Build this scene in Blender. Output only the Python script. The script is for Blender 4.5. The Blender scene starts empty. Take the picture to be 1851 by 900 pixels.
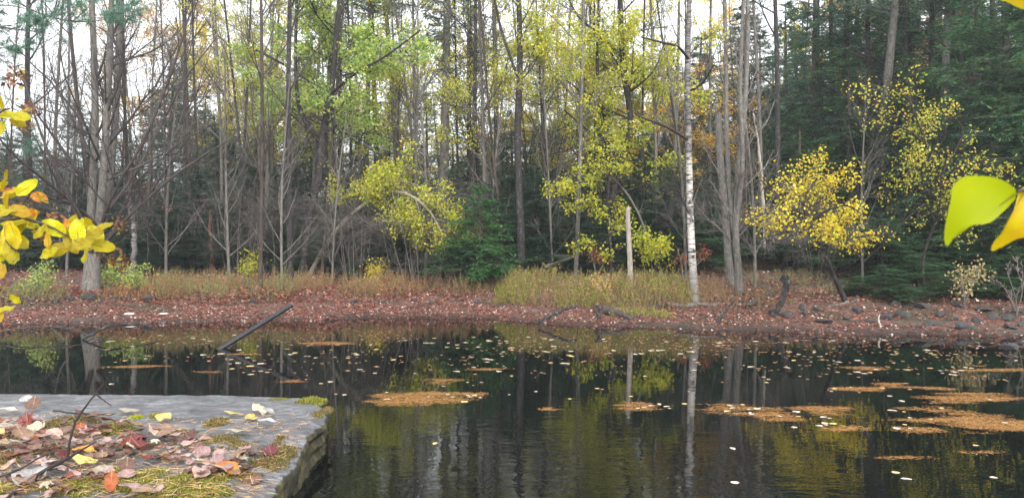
import bpy, math, random
import numpy as np
PI = math.pi
random.seed(7)
RNG = np.random.default_rng(11)
F, CX, CY, H = 1398.0, 925.5, 450.0, 1.4      # focal length in photo pixels, image centre, eye height over the water
C = bpy.context.scene.collection

def at(px, py, d):
    return np.array([(px-CX)/F*d, d, H-(py-CY)/F*d])
def water_at(px, py):
    d = F*H/(py-CY)
    return (px-CX)/F*d, d

# ------------------------------------------------------------------ noise
def _h(ix, iy, s):
    n = (ix.astype(np.int64)*374761393 + iy.astype(np.int64)*668265263 + s*1442695041) & 0xffffffff
    n = ((n ^ (n >> 13))*1274126177) & 0xffffffff
    return ((n ^ (n >> 16)) & 0xffff)/65535.0
def vn(x, y, s=0):
    x = np.asarray(x, float); y = np.asarray(y, float)
    ix = np.floor(x); iy = np.floor(y); fx = x-ix; fy = y-iy
    fx = fx*fx*(3-2*fx); fy = fy*fy*(3-2*fy)
    a = _h(ix, iy, s); b = _h(ix+1, iy, s); c = _h(ix, iy+1, s); d = _h(ix+1, iy+1, s)
    return (a*(1-fx)+b*fx)*(1-fy)+(c*(1-fx)+d*fx)*fy
def fbm(x, y, s=0, o=4):
    r = 0; a = .5; t = 0
    for k in range(o):
        r = r+a*vn(np.asarray(x)*2**k, np.asarray(y)*2**k, s+k*17); t += a; a *= .5
    return r/t
def sstep(a, b, x):
    t = np.clip((np.asarray(x, float)-a)/(b-a), 0, 1); return t*t*(3-2*t)
def nrm(v):
    return v/np.maximum(np.linalg.norm(v, axis=-1, keepdims=True), 1e-9)

# ------------------------------------------------------------------ terrain
SX = np.array([-60, -22, -16, -9.25, -5, -2.5, -.3, .9, 2.2, 3.5, 4.8, 6.1, 8, 11, 15, 19, 60.])
SY = np.array([-20, 2, 11, 13.98, 14.8, 15.4, 15.5, 14.1, 13.7, 13.2, 12.8, 12.5, 12.1, 11.3, 8, 0, -20.])
def shore(x):
    x = np.asarray(x, float)
    return np.interp(x, SX, SY) + .35*(fbm(x*.7, x*0, 3)-.5)*2
def ground(x, y):
    x = np.asarray(x, float); y = np.asarray(y, float)
    u = y-shore(x)
    uL = np.interp(u, [-8, -3, 0, .4, 2.3, 2.75, 6, 18, 60, 900], [-1.6, -1, -.04, .05, .20, .38, .68, .95, 1.1, 1.3])
    uR = np.interp(u, [-8, -3, 0, .4, 1.6, 2.1, 3.4, 8, 18, 60, 900], [-1.6, -1, -.04, .05, .17, .33, .48, .92, 2.0, 6.5, 24])
    w = sstep(1.5, 5.5, x)
    z = uL*(1-w)+uR*w
    z = z + (fbm(x*.8, y*.8, 5)-.5)*.22*sstep(1.5, 5, u) + (fbm(x*2.2, y*3, 8)-.5)*.05*sstep(-.5, .6, u)
    near = sstep(2.6, 1.2, y)                       # the near bank under the photographer
    return np.maximum(z, -1.6)*(1-near)+near*(.16+.1*fbm(x, y, 9))

# ------------------------------------------------------------------ mesh buffer
class Buf:
    def __init__(s): s.v = []; s.f = []; s.m = []; s.n = 0
    def add(s, V, Fc, m=0):
        V = np.asarray(V, float).reshape(-1, 3); Fc = np.asarray(Fc, np.int64)
        s.v.append(V); s.f.append(Fc+s.n); s.m.append(np.full(len(Fc), m)); s.n += len(V)
    def mesh(s, name, mats, smooth=False):
        me = bpy.data.meshes.new(name)
        if not s.v: return me
        V = np.concatenate(s.v)
        lt = np.concatenate([np.full(len(f), f.shape[1]) for f in s.f]).astype(np.int32)
        lv = np.concatenate([f.ravel() for f in s.f]).astype(np.int32)
        ls = np.concatenate([[0], np.cumsum(lt)[:-1]]).astype(np.int32)
        me.vertices.add(len(V)); me.vertices.foreach_set('co', V.astype(np.float32).ravel())
        me.loops.add(len(lv)); me.loops.foreach_set('vertex_index', lv)
        me.polygons.add(len(lt)); me.polygons.foreach_set('loop_start', ls)
        try: me.polygons.foreach_set('loop_total', lt)
        except Exception: pass
        me.polygons.foreach_set('material_index', np.concatenate(s.m).astype(np.int32))
        me.polygons.foreach_set('use_smooth', np.full(len(lt), smooth))
        for m in (mats if isinstance(mats, (list, tuple)) else [mats]): me.materials.append(m)
        me.update(calc_edges=True); me.validate()
        return me

def tubes(buf, P, R, k=5, m=0, cap=False):
    P = np.asarray(P, float); R = np.asarray(R, float)
    if P.ndim == 2: P = P[None]; R = R[None]
    M, n, _ = P.shape
    if M == 0: return
    T = nrm(np.gradient(P, axis=1))
    mt = nrm(T.mean(1))
    ref = np.where(np.abs(mt[:, 2:3]) > .75, np.array([[1., .05, 0]]), np.array([[0, .05, 1.]]))
    U = nrm(np.cross(T, ref[:, None, :])); Vv = np.cross(T, U)
    a = np.arange(k)*2*PI/k
    ring = P[:, :, None, :] + R[:, :, None, None]*(np.cos(a)[None, None, :, None]*U[:, :, None, :]+np.sin(a)[None, None, :, None]*Vv[:, :, None, :])
    idx = np.arange(M*n*k).reshape(M, n, k)
    A = idx[:, :-1, :]; B = np.roll(A, -1, 2); D = idx[:, 1:, :]; E = np.roll(D, -1, 2)
    buf.add(ring, np.stack([A, B, E, D], -1).reshape(-1, 4), m)

def smooth_path(pts, n):
    pts = np.asarray(pts, float); k = len(pts)
    if k == 2:
        t = np.linspace(0, 1, n)[:, None]; return pts[0]*(1-t)+pts[1]*t
    ext = np.vstack([2*pts[0]-pts[1], pts, 2*pts[-1]-pts[-2]])
    out = []
    for t in np.linspace(0, k-1-1e-6, n):
        i = int(t); f = t-i; p0, p1, p2, p3 = ext[i:i+4]
        out.append(.5*((2*p1)+(-p0+p2)*f+(2*p0-5*p1+4*p2-p3)*f*f+(-p0+3*p1-3*p2+p3)*f**3))
    return np.array(out)

def grow(P, R, count, t0, t1, ang, lf, n=5, wig=.12, up=.1, rf=.6, rng=RNG, taper=.8, rmin=.0022, flat=0.):
    """count side shoots spread over the parent tubes; returns their paths and radii"""
    M, n0, _ = P.shape
    L = np.linalg.norm(np.diff(P, axis=1), axis=2).sum(1)
    idx = rng.choice(M, count, p=L/L.sum())
    t = rng.uniform(t0, t1, count); s = t*(n0-1); i = np.minimum(s.astype(int), n0-2); f = (s-i)[:, None]
    p = P[idx, i]*(1-f)+P[idx, i+1]*f; T = nrm(P[idx, i+1]-P[idx, i])
    r0 = R[idx, i]*(1-f[:, 0])+R[idx, i+1]*f[:, 0]
    q = rng.normal(size=(count, 3)); q[:, 2] *= (1-flat); q = q-(q*T).sum(1, keepdims=True)*T; q = nrm(q)
    a = np.radians(rng.uniform(ang[0], ang[1], count))[:, None]
    d = np.cos(a)*T+np.sin(a)*q
    ln = L[idx]*rng.uniform(lf[0], lf[1], count)*(1-taper*t)
    out = np.empty((count, n, 3)); out[:, 0] = p
    st = (ln/(n-1))[:, None]
    for j in range(1, n):
        d = nrm(d+rng.normal(size=(count, 3))*wig+np.array([0, 0, up]))
        out[:, j] = out[:, j-1]+d*st
    rr = np.maximum(np.minimum(r0*rf, ln*.012+.002), rmin)
    return out, np.maximum(rr[:, None]*np.linspace(1, .3, n)[None], rmin*.7)

def cards(buf, c, d, nn, ln, w, m=0, bend=0.):
    """rhombic leaf faces: base c, direction d, facing nn"""
    d = nrm(d); s = nrm(np.cross(d, nn)); nn = np.cross(s, d)
    ln = np.asarray(ln)[:, None]; w = np.asarray(w)[:, None]
    mid = c+d*ln*.45-nn*ln*bend
    V = np.stack([c, mid+s*w*.5, c+d*ln, mid-s*w*.5], 1)
    idx = np.arange(len(c)*4).reshape(-1, 4)
    buf.add(V, idx, m)

def on_paths(P, k, t0, t1, rng=RNG):
    M, n, _ = P.shape
    idx = np.repeat(np.arange(M), k); t = rng.uniform(t0, t1, M*k); s = t*(n-1); i = np.minimum(s.astype(int), n-2); f = (s-i)[:, None]
    return P[idx, i]*(1-f)+P[idx, i+1]*f, nrm(P[idx, i+1]-P[idx, i])

def leaves_on(buf, P, k, size, t0=.2, t1=1., jit=.05, droop=.3, m=0, rng=RNG, aspect=.62, keep=None, horiz=.5):
    c, T = on_paths(P, k, t0, t1, rng)
    if keep is not None:
        msk = keep(c); c = c[msk]; T = T[msk]
    N = len(c); c = c+rng.normal(size=(N, 3))*jit
    d = nrm(T*.4+rng.normal(size=(N, 3))*.8-np.array([0, 0, droop]))
    nn = nrm(rng.normal(size=(N, 3))+np.array([0, 0, horiz*2]))
    ln = size*rng.uniform(.65, 1.3, N)
    cards(buf, c, d, nn, ln, ln*aspect*rng.uniform(.8, 1.15, N), m, bend=.08)

# ------------------------------------------------------------------ objects
def props(o, label=None, cat=None, group=None, kind=None):
    if label: o['label'] = label
    if cat: o['category'] = cat
    if group: o['group'] = group
    if kind: o['kind'] = kind
    return o
def obj(name, me, parent=None, loc=(0, 0, 0)):
    o = bpy.data.objects.new(name, me); C.objects.link(o)
    if parent: o.parent = parent
    o.location = [float(v) for v in loc]
    return o
def thing(name, label, cat, loc=(0, 0, 0), group=None):
    o = bpy.data.objects.new(name, None); C.objects.link(o); o.empty_display_size = .3
    o.location = [float(v) for v in loc]
    return props(o, label, cat, group)
def dup(src, loc, rz=0, sc=(1, 1, 1), label=None, group=None, tilt=(0, 0)):
    r = src.copy(); C.objects.link(r)
    r.location = [float(v) for v in loc]; r.rotation_euler = (tilt[0], tilt[1], rz); r.scale = sc
    if label: r['label'] = label
    if group: r['group'] = group
    for ch in src.children:
        c = ch.copy(); C.objects.link(c); c.parent = r
    return r

# ------------------------------------------------------------------ materials
def S(r, g, b):
    f = lambda c: (c/12.92 if c <= .04045 else ((c+.055)/1.055)**2.4)
    return (f(r/255), f(g/255), f(b/255), 1)
def newmat(name):
    m = bpy.data.materials.new(name); m.use_nodes = True
    nt = m.node_tree; b = nt.nodes['Principled BSDF']
    return m, nt, b
def ramp(nt, fac, stops, interp='LINEAR'):
    r = nt.nodes.new('ShaderNodeValToRGB'); r.color_ramp.interpolation = interp
    e = r.color_ramp.elements
    while len(e) < len(stops): e.new(.5)
    for i, (p, c) in enumerate(stops):
        e[i].position = p; e[i].color = c if len(c) == 4 else (*c, 1)
    nt.links.new(fac, r.inputs[0]); return r.outputs[0]
def noise(nt, sc, vec=None, det=4, rough=.6, dist=0):
    n = nt.nodes.new('ShaderNodeTexNoise'); n.inputs['Scale'].default_value = sc; n.inputs['Detail'].default_value = det
    n.inputs['Roughness'].default_value = rough; n.inputs['Distortion'].default_value = dist
    if vec: nt.links.new(vec, n.inputs['Vector'])
    return n.outputs['Fac']
def mapped(nt, scale=(1, 1, 1), loc=(0, 0, 0), src='Object'):
    tc = nt.nodes.new('ShaderNodeTexCoord'); mp = nt.nodes.new('ShaderNodeMapping')
    nt.links.new(tc.outputs[src], mp.inputs[0]); mp.inputs['Scale'].default_value = scale; mp.inputs['Location'].default_value = loc
    return mp.outputs[0]
def bump(nt, b, hgt, st=.5, dist=.02, normal=None):
    bp = nt.nodes.new('ShaderNodeBump'); bp.inputs['Strength'].default_value = st; bp.inputs['Distance'].default_value = dist
    nt.links.new(hgt, bp.inputs['Height'])
    if normal: nt.links.new(normal, bp.inputs['Normal'])
    nt.links.new(bp.outputs[0], b.inputs['Normal']); return bp.outputs[0]
def mix(nt, fac, a, b, mode='MIX'):
    m = nt.nodes.new('ShaderNodeMix'); m.data_type = 'RGBA'; m.blend_type = mode
    for sock, v in ((m.inputs[0], fac), (m.inputs[6], a), (m.inputs[7], b)):
        if isinstance(v, (int, float)): sock.default_value = v
        elif isinstance(v, tuple): sock.default_value = v
        else: nt.links.new(v, sock)
    return m.outputs[2]
def math_(nt, op, a, b=0.):
    m = nt.nodes.new('ShaderNodeMath'); m.operation = op
    for sock, v in ((m.inputs[0], a), (m.inputs[1], b)):
        if isinstance(v, (int, float)): sock.default_value = v
        else: nt.links.new(v, sock)
    return m.outputs[0]

def leaf_mat(name, cols, trans=.35, rough=.55, spots=None):
    """each leaf gets its own tint; some of the light passes through"""
    m, nt, b = newmat(name)
    g = nt.nodes.new('ShaderNodeNewGeometry')
    n = len(cols)
    col = ramp(nt, g.outputs['Random Per Island'], [(i/n, c) for i, c in enumerate(cols)], 'CONSTANT' if n > 3 else 'LINEAR')
    if spots:
        col = mix(nt, ramp(nt, noise(nt, spots[1], mapped(nt), 3), [(.5, (0, 0, 0)), (.68, (1, 1, 1))]), col, spots[0])
    nt.links.new(col, b.inputs['Base Color']); b.inputs['Roughness'].default_value = rough
    b.inputs['Specular IOR Level'].default_value = .3
    t = nt.nodes.new('ShaderNodeBsdfTranslucent'); nt.links.new(col, t.inputs['Color'])
    ms = nt.nodes.new('ShaderNodeMixShader'); ms.inputs[0].default_value = trans
    nt.links.new(b.outputs[0], ms.inputs[1]); nt.links.new(t.outputs[0], ms.inputs[2])
    nt.links.new(ms.outputs[0], nt.nodes['Material Output'].inputs[0])
    return m
def bark_mat(name, c1, c2, c3=None, sc=9, st=.6, lich=None):
    m, nt, b = newmat(name)
    v = mapped(nt, (1, 1, .22)); f = noise(nt, sc*3, v, 5, .7)
    big = noise(nt, 1.3, mapped(nt), 3)
    col = ramp(nt, f, [(.3, c1), (.62, c2)])
    if c3: col = mix(nt, ramp(nt, big, [(.45, (0, 0, 0)), (.62, (1, 1, 1))]), col, c3)
    if lich: col = mix(nt, ramp(nt, noise(nt, 14, mapped(nt), 3), [(.56, (0, 0, 0)), (.64, (1, 1, 1))]), col, lich)
    nt.links.new(col, b.inputs['Base Color']); b.inputs['Roughness'].default_value = .9
    bump(nt, b, f, st, .02)
    return m
M = {}
M['bark_grey'] = bark_mat('bark_grey', S(66, 62, 60), S(122, 117, 113), None, lich=S(120, 128, 120))
M['bark_dark'] = bark_mat('bark_dark', S(26, 23, 24), S(58, 52, 52), S(42, 39, 40), lich=S(84, 84, 86))
M['bark_brown'] = bark_mat('bark_brown', S(46, 39, 36), S(90, 79, 73), S(66, 60, 57))
M['bark_red'] = bark_mat('bark_red', S(84, 52, 44), S(130, 88, 76))
M['bark_pale'] = bark_mat('bark_pale', S(104, 96, 88), S(186, 178, 168), S(150, 142, 132))
M['twig_grey'] = bark_mat('twig_grey', S(76, 69, 68), S(118, 109, 107), st=0)
M['twig_pale'] = bark_mat('twig_pale', S(120, 112, 106), S(164, 156, 148), st=0)
M['twig_mid'] = bark_mat('twig_mid', S(48, 43, 42), S(84, 76, 74), st=0)
M['twig_dark'] = bark_mat('twig_dark', S(30, 25, 25), S(54, 46, 44), st=0)
# birch bark: white with dark lenticel bands and black scars, grey and rough near the foot
m, nt, b = newmat('bark_birch')
f1 = noise(nt, 6, mapped(nt, (1, 1, 5)), 4, .65); f2 = noise(nt, 2.2, mapped(nt, (1, 1, 1.2), (3, 1, 0)), 5, .7, .6)
col = ramp(nt, f1, [(.40, S(50, 46, 45)), (.50, S(186, 182, 178)), (.8, S(222, 219, 216))])
col = mix(nt, ramp(nt, f2, [(.55, (0, 0, 0)), (.62, (1, 1, 1))]), col, S(44, 40, 40))
tc = nt.nodes.new('ShaderNodeTexCoord'); sp = nt.nodes.new('ShaderNodeSeparateXYZ'); nt.links.new(tc.outputs['Object'], sp.inputs[0])
low = ramp(nt, math_(nt, 'ADD', math_(nt, 'MULTIPLY', sp.outputs[2], .25), math_(nt, 'MULTIPLY', f2, .3)), [(.3, (1, 1, 1)), (.42, (0, 0, 0))])
col = mix(nt, low, col, ramp(nt, f1, [(.3, S(90, 86, 84)), (.7, S(150, 146, 143))]))
hi = ramp(nt, math_(nt, 'ADD', math_(nt, 'MULTIPLY', sp.outputs[2], .1), math_(nt, 'MULTIPLY', f2, .25)), [(.36, (0, 0, 0)), (.50, (1, 1, 1))])
col = mix(nt, math_(nt, 'MULTIPLY', hi, .85), col, ramp(nt, f1, [(.4, S(40, 38, 38)), (.65, S(120, 116, 114))]))
nt.links.new(col, b.inputs['Base Color']); b.inputs['Roughness'].default_value = .7; bump(nt, b, f1, .3, .01)
M['bark_birch'] = m

M['hemlock'] = leaf_mat('hemlock_needles', [S(62, 106, 76), S(80, 122, 80), S(94, 132, 80), S(68, 114, 90), S(108, 140, 84), S(76, 114, 78)], .35)
M['spruce'] = leaf_mat('spruce_needles', [S(80, 116, 100), S(98, 132, 110), S(110, 138, 112), S(88, 122, 112), S(120, 142, 112), S(92, 118, 98)], .35)
M['fir'] = leaf_mat('fir_needles', [S(60, 112, 64), S(76, 130, 68), S(100, 148, 76), S(62, 118, 72)], .3)
M['pine'] = leaf_mat('pine_needles', [S(96, 138, 118), S(112, 152, 130), S(84, 124, 106), S(128, 162, 140)], .3)
M['leaf_yg'] = leaf_mat('leaf_yellow_green', [S(180, 192, 64), S(204, 208, 70), S(220, 214, 78), S(160, 182, 66), S(222, 206, 88)], .5)
M['leaf_lg'] = leaf_mat('leaf_light_green', [S(156, 186, 104), S(176, 200, 108), S(192, 208, 112), S(142, 176, 98), S(212, 212, 108)], .5)
M['leaf_y'] = leaf_mat('leaf_yellow', [S(234, 218, 50), S(242, 226, 70), S(222, 204, 50), S(244, 232, 100), S(206, 204, 66), S(236, 200, 50)], .5)
M['leaf_yl'] = leaf_mat('leaf_lemon_green', [S(206, 206, 80), S(226, 212, 84), S(184, 196, 78), S(230, 200, 90), S(168, 184, 76)], .5)
M['leaf_gold'] = leaf_mat('leaf_gold', [S(232, 198, 58), S(234, 186, 60), S(220, 168, 66), S(230, 206, 84)], .5)
M['leaf_orange'] = leaf_mat('leaf_orange', [S(206, 172, 112), S(214, 184, 116), S(196, 152, 104), S(206, 190, 122)], .45)
M['leaf_red'] = leaf_mat('leaf_red', [S(176, 84, 76), S(192, 112, 84), S(160, 76, 72), S(196, 140, 96), S(150, 120, 80)], .45)
M['leaf_pale'] = leaf_mat('leaf_pale', [S(196, 184, 130), S(180, 168, 120), S(206, 190, 140), S(170, 150, 110)], .45)
SKY_STRENGTH, SUN, EXPO, HAZE = .1, 1.5, .98, .0016
# ================================================================== TREE KINDS
def up_path(h, lean=.3, n=14, bow=.15, rng=RNG):
    z = np.linspace(0, h, n); a = rng.uniform(0, 2*PI); b2 = rng.uniform(0, 2*PI)
    x = lean*(z/h)*np.cos(a)+bow*np.sin(z/h*PI*rng.uniform(1, 2.2))*np.cos(b2)
    y = lean*(z/h)*np.sin(a)+bow*np.sin(z/h*PI*rng.uniform(1, 2.2))*np.sin(b2)
    return np.stack([x, y, z], 1)

def conifer(name, h=12, spread=2.2, z0=.8, r=.13, nb=110, mat='hemlock', bark='bark_brown', droop=.09, dens=1., dead=0, seed=1, card=.15, taperp=.8, gap=0.):
    rng = np.random.default_rng(seed)
    t = thing(name, None, 'conifer')
    tp = up_path(h, .15, 14, .06, rng); tr = r*(1-np.linspace(0, 1, 14))**.8+.012
    tb = Buf(); tubes(tb, tp, tr, 8)
    zz = z0+(h*.98-z0)*(rng.uniform(0, 1, nb))**1.0
    if gap: zz = zz[(vn(zz*1.4, zz*0, seed) > gap)]
    nb = len(zz); fr = (zz-z0)/(h-z0)
    L = spread*np.minimum(1, .45+fr*4)*(1-fr)**taperp*rng.uniform(.6, 1.15, nb)+.12
    az = rng.uniform(0, 2*PI, nb)
    px = np.interp(zz, tp[:, 2], tp[:, 0]); py = np.interp(zz, tp[:, 2], tp[:, 1])
    n = 7; P = np.empty((nb, n, 3)); P[:, 0] = np.stack([px, py, zz], 1)
    el = np.radians(rng.uniform(0, 22, nb)+fr*30)
    d = np.stack([np.cos(az)*np.cos(el), np.sin(az)*np.cos(el), np.sin(el)], 1)
    for j in range(1, n):
        d = nrm(d+rng.normal(size=(nb, 3))*.05-np.array([0, 0, 1])*droop*(1.6-fr[:, None]))
        P[:, j] = P[:, j-1]+d*(L/(n-1))[:, None]
    R = (.006+.009*L)[:, None]*np.linspace(1, .25, n)[None]
    tubes(tb, P, R, 3)
    cnt = int(nb*11*dens)
    P2, R2 = grow(P, R, cnt, .12, 1., (38, 70), (.3, .55), 4, .1, -.03, .5, rng, .6, .0025, flat=.8)
    tubes(tb, P2, R2, 3)
    if dead:
        zd = rng.uniform(.5, max(z0+1.5, 1.5), dead); azd = rng.uniform(0, 2*PI, dead); Ld = rng.uniform(.4, 1.5, dead)
        D = np.empty((dead, 5, 3)); D[:, 0] = np.stack([np.interp(zd, tp[:, 2], tp[:, 0]), np.interp(zd, tp[:, 2], tp[:, 1]), zd], 1)
        dd = np.stack([np.cos(azd), np.sin(azd), rng.uniform(-.2, .3, dead)], 1)
        for j in range(1, 5):
            dd = nrm(dd+rng.normal(size=(dead, 3))*.12); D[:, j] = D[:, j-1]+dd*(Ld/4)[:, None]
        RD = (.007+.004*Ld)[:, None]*np.linspace(1, .2, 5)[None]; tubes(tb, D, RD, 3)
        D2, RD2 = grow(D, RD, dead*5, .2, 1, (30, 60), (.3, .6), 4, .15, 0, .5, rng, .5, .002); tubes(tb, D2, RD2, 3)
    obj('trunk', tb.mesh(name+'_trunk', M[bark], True), t)
    cb = Buf()
    for PP, k in ((P, int(16*dens)), (P2, int(9))):
        c, T = on_paths(PP, k, .18, 1, rng); N = len(c)
        sd = nrm(np.cross(T, np.array([0, 0, 1.]))+1e-4)*rng.choice([-1, 1], N)[:, None]
        dd = nrm(T*.75+sd*.75+rng.normal(size=(N, 3))*.22-np.array([0, 0, .12]))
        nn = np.array([0, 0, 1.])+rng.normal(size=(N, 3))*.35
        ln = card*rng.uniform(.6, 1.25, N)
        cards(cb, c, dd, nn, ln, ln*rng.uniform(.16, .3, N), 0, .05)
    obj('crown', cb.mesh(name+'_crown', M[mat]), t)
    return t

def broadleaf(name, cat, h=12, r=.09, n1=26, n2=200, n3=700, start=.25, lf1=(.14, .3), leaf=None, k=3, size=.07, bark='bark_grey', twig='twig_grey',
              ang=(28, 55), up=.1, path=None, rad=None, seed=1, keep=None, n4=0, t2=.15, leafpart='crown', lfk=(.2, 1), loc=(0, 0, 0), label=None, lf2=(.3, .6), sides=9, aspect=.72, jit=.08, nmain=99, flat=0., l1tw=False):
    rng = np.random.default_rng(seed)
    t = thing(name, label, cat, loc)
    paths = path if path is not None else [up_path(h, .5, 14, .12, rng)]
    rads = rad if rad is not None else [r*(1-np.linspace(0, 1, len(paths[0])))**.75+.01]
    tb = Buf(); wb = Buf()
    ends = []
    for q_, (p, rr) in enumerate(zip(paths, rads)): tubes(tb if q_ < nmain else wb, p, rr, sides)
    Q = np.array([smooth_path(p, 14) for p in paths]); QR = np.array([np.interp(np.linspace(0, 1, 14), np.linspace(0, 1, len(rr)), rr) for rr in rads])
    P1, R1 = grow(Q, QR, n1, start, .98, ang, lf1, 8, .09, up, .42, rng, .35, .005, flat=flat); tubes(wb if l1tw else tb, P1, R1, 5)
    P2, R2 = grow(P1, R1, n2, t2, 1, (25, 55), lf2, 6, .12, up*.6, .6, rng, .5, .003, flat=flat); tubes(wb, P2, R2, 3)
    P3, R3 = grow(P2, R2, n3, .15, 1, (25, 60), (.35, .7), 4, .13, up*.4, .6, rng, .5, .0022, flat=flat); tubes(wb, P3, R3, 3)
    obj('trunk', tb.mesh(name+'_trunk', M[bark], True), t)
    obj('twigs', wb.mesh(name+'_twigs', M[twig], True), t)
    if leaf:
        lb = Buf()
        leaves_on(lb, P3, k, size, .2, 1, jit, .3, 0, rng, aspect, keep)
        if k > 1: leaves_on(lb, P2, k, size, .4, 1, jit, .3, 0, rng, aspect, keep)
        obj(leafpart, lb.mesh(name+'_leaves', M[leaf]), t)
    return t

def pathpx(pts, n=16):
    """(px, py, d) control points in the photograph -> world polyline"""
    return smooth_path([at(*p) for p in pts], n)
def hero(name, cat, label, stems, **kw):
    """stems: lists of (px, py, d, width in photo pixels); the first point stands on the ground"""
    base = None; paths = []; rads = []
    for st in stems:
        P = [at(p[0], p[1], p[2]) for p in st]
        R = [p[3]/2/F*p[2] for p in st]
        if base is None:
            base = P[0].copy(); base[2] = float(ground(base[0], base[1]))-.05
        if st is stems[0]: P[0] = base.copy()
        P = [p-base for p in P]
        paths.append(smooth_path(P, 18)); rads.append(np.interp(np.linspace(0, 1, 18), np.linspace(0, 1, len(R)), R))
    return broadleaf(name, cat, path=paths, rad=rads, loc=base, label=label, **kw)
def gd(px, py):
    """distance at which the ground shows at this pixel"""
    d = np.linspace(11, 45, 700); z = ground((px-CX)/F*d, d); l = H-(py-CY)/F*d
    i = np.argmax(z >= l); return float(d[i]) if i > 0 else 30.

# ------------------------------------------------------------------ front row, tree by tree
g = gd(165, 528)
hero('maple_tree', 'tree', 'big bare grey maple forking low into several upright stems', [
    [(165, 525, g, 38), (166, 490, g, 28), (168, 455, g, 25), (165, 380, g, 14), (172, 250, g+.2, 13), (170, 100, g+.3, 11), (163, -60, g+.3, 10)],
    [(168, 470, g, 20), (178, 420, g, 16), (188, 300, g-.3, 13), (196, 150, g-.4, 12), (202, 0, g-.5, 10), (204, -80, g-.5, 8)],
    [(170, 450, g, 20), (190, 380, g+.2, 15), (205, 260, g+.4, 12), (214, 100, g+.5, 11), (214, -60, g+.6, 8)],
    [(168, 400, g, 11), (155, 300, g+.4, 8), (140, 180, g+.8, 7), (128, 60, g+1, 6), (120, -60, g+1, 5)],
    [(172, 440, g, 8), (205, 350, g-.8, 6), (262, 250, g-1.2, 5), (310, 130, g-1.5, 4), (345, 20, g-1.6, 3)],
    [(170, 470, g, 7), (150, 400, g-.6, 6), (112, 330, g-1, 5), (70, 230, g-1.3, 4), (40, 130, g-1.4, 3)],
    [(172, 460, g, 7), (225, 400, g-.6, 5), (300, 330, g-1, 4), (370, 280, g-1.3, 3), (420, 250, g-1.4, 2)],
    [(180, 400, g, 7), (240, 320, g+.3, 5), (290, 230, g+.5, 4), (330, 150, g+.6, 3), (390, 70, g+.7, 2)],
    ], n1=62, n2=620, n3=3000, start=.12, lf1=(.3, .62), ang=(35, 68), up=.075, bark='bark_grey', twig='twig_mid', l1tw=True, nmain=3, seed=21, t2=.15)
g = gd(548, 505)
hero('crooked_tree', 'tree', 'crooked dark trunk leaning right with light green leaves high up', [
    [(545, 505, g, 17), (552, 450, g, 14), (562, 380, g, 13), (578, 310, g, 13), (583, 240, g+.2, 12), (600, 160, g+.3, 10), (608, 60, g+.3, 10), (622, -60, g+.3, 8)],
    [(583, 250, g+.2, 9), (560, 232, g, 10), (540, 190, g-.2, 8), (534, 110, g-.4, 6), (536, 0, g-.4, 6), (530, -50, g-.4, 5)],
    [(598, 170, g+.3, 6), (640, 135, g-.4, 5), (700, 100, g-1, 4), (760, 55, g-1.4, 3)],
    [(590, 200, g+.2, 5), (560, 150, g+.8, 4), (500, 110, g+1, 4), (450, 85, g+1.2, 3)],
    ], n1=50, n2=440, n3=2000, start=.4, lf1=(.18, .38), ang=(40, 85), bark='bark_dark', twig='twig_dark', leaf='leaf_lg', k=9, size=.085, seed=22, up=.03,
    keep=lambda c: (c[:, 2] > 3.6+1.3*(vn(c[:, 0]*1.3, c[:, 2]*1.5, 4)-.3)) & (fbm(c[:, 0]*.9+9+c[:, 1]*.7, c[:, 2]*2.2, 5, 3) > .42))
g = gd(940, 505)
hero('dark_tall_tree', 'tree', 'straight tall near-black trunk rising from the yellow weeds', [
    [(943, 505, g, 16), (942, 440, g, 15), (938, 340, g, 13), (936, 230, g, 13), (940, 120, g, 11), (938, 0, g, 9), (936, -70, g, 8)],
    [(936, 140, g, 5), (925, 110, g, 5), (905, 50, g, 5), (890, -20, g-.2, 4)],
    ], n1=14, n2=150, n3=600, start=.62, lf1=(.14, .3), bark='bark_dark', twig='twig_dark', leaf='leaf_yg', k=6, size=.08, seed=23,
    keep=lambda c: (c[:, 2] > 4.3) & (vn(c[:, 0]*1.6, c[:, 2]*2, 5) > .45))
g = gd(1257, 550)
hero('white_birch', 'tree', 'white barked birch with black bands on the muddy shore', [
    [(1257, 550, g, 20), (1253, 500, g, 15), (1249, 420, g, 13), (1246, 320, g, 12), (1244, 200, g, 11), (1243, 100, g, 10), (1246, 0, g, 9), (1247, -70, g, 8)],
    [(1246, 108, g, 5), (1225, 85, g-.4, 5), (1200, 78, g-.7, 4), (1160, 68, g-.9, 3)],
    [(1246, 255, g, 5), (1215, 235, g-.3, 5), (1185, 222, g-.6, 4), (1160, 212, g-.7, 2.5)],
    [(1246, 165, g, 4), (1270, 150, g-.3, 4), (1290, 118, g-.6, 3)],
    ], n1=14, n2=110, n3=420, start=.3, lf1=(.08, .2), bark='bark_birch', twig='twig_dark', leaf='leaf_yg', k=3, size=.07, seed=24, up=.02, sides=12, nmain=1, l1tw=True,
    keep=lambda c: (c[:, 2] > 4.0) & (vn(c[:, 0]*2, c[:, 2]*2, 5) > .5))
g = gd(1140, 525)
t = thing('dead_snag', 'broken pale dead trunk standing in the brown weeds', 'dead tree', (at(1140, 525, g)[0], g, ground(at(1140, 525, g)[0], g)-.05))
b0 = at(1140, 525, g)
tb = Buf(); pth = np.array([at(x, y, g)-b0 for x, y in ((1140, 530), (1139, 480), (1137, 430), (1135, 390), (1136, 374))]); pth[:, 2] += .05
ns = smooth_path(pth, 26); rr = np.interp(np.linspace(0, 1, 26), [0, .12, .9, .97, 1], [.085, .064, .05, .036, .004]); ns[-2:, 0] += .02
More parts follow.
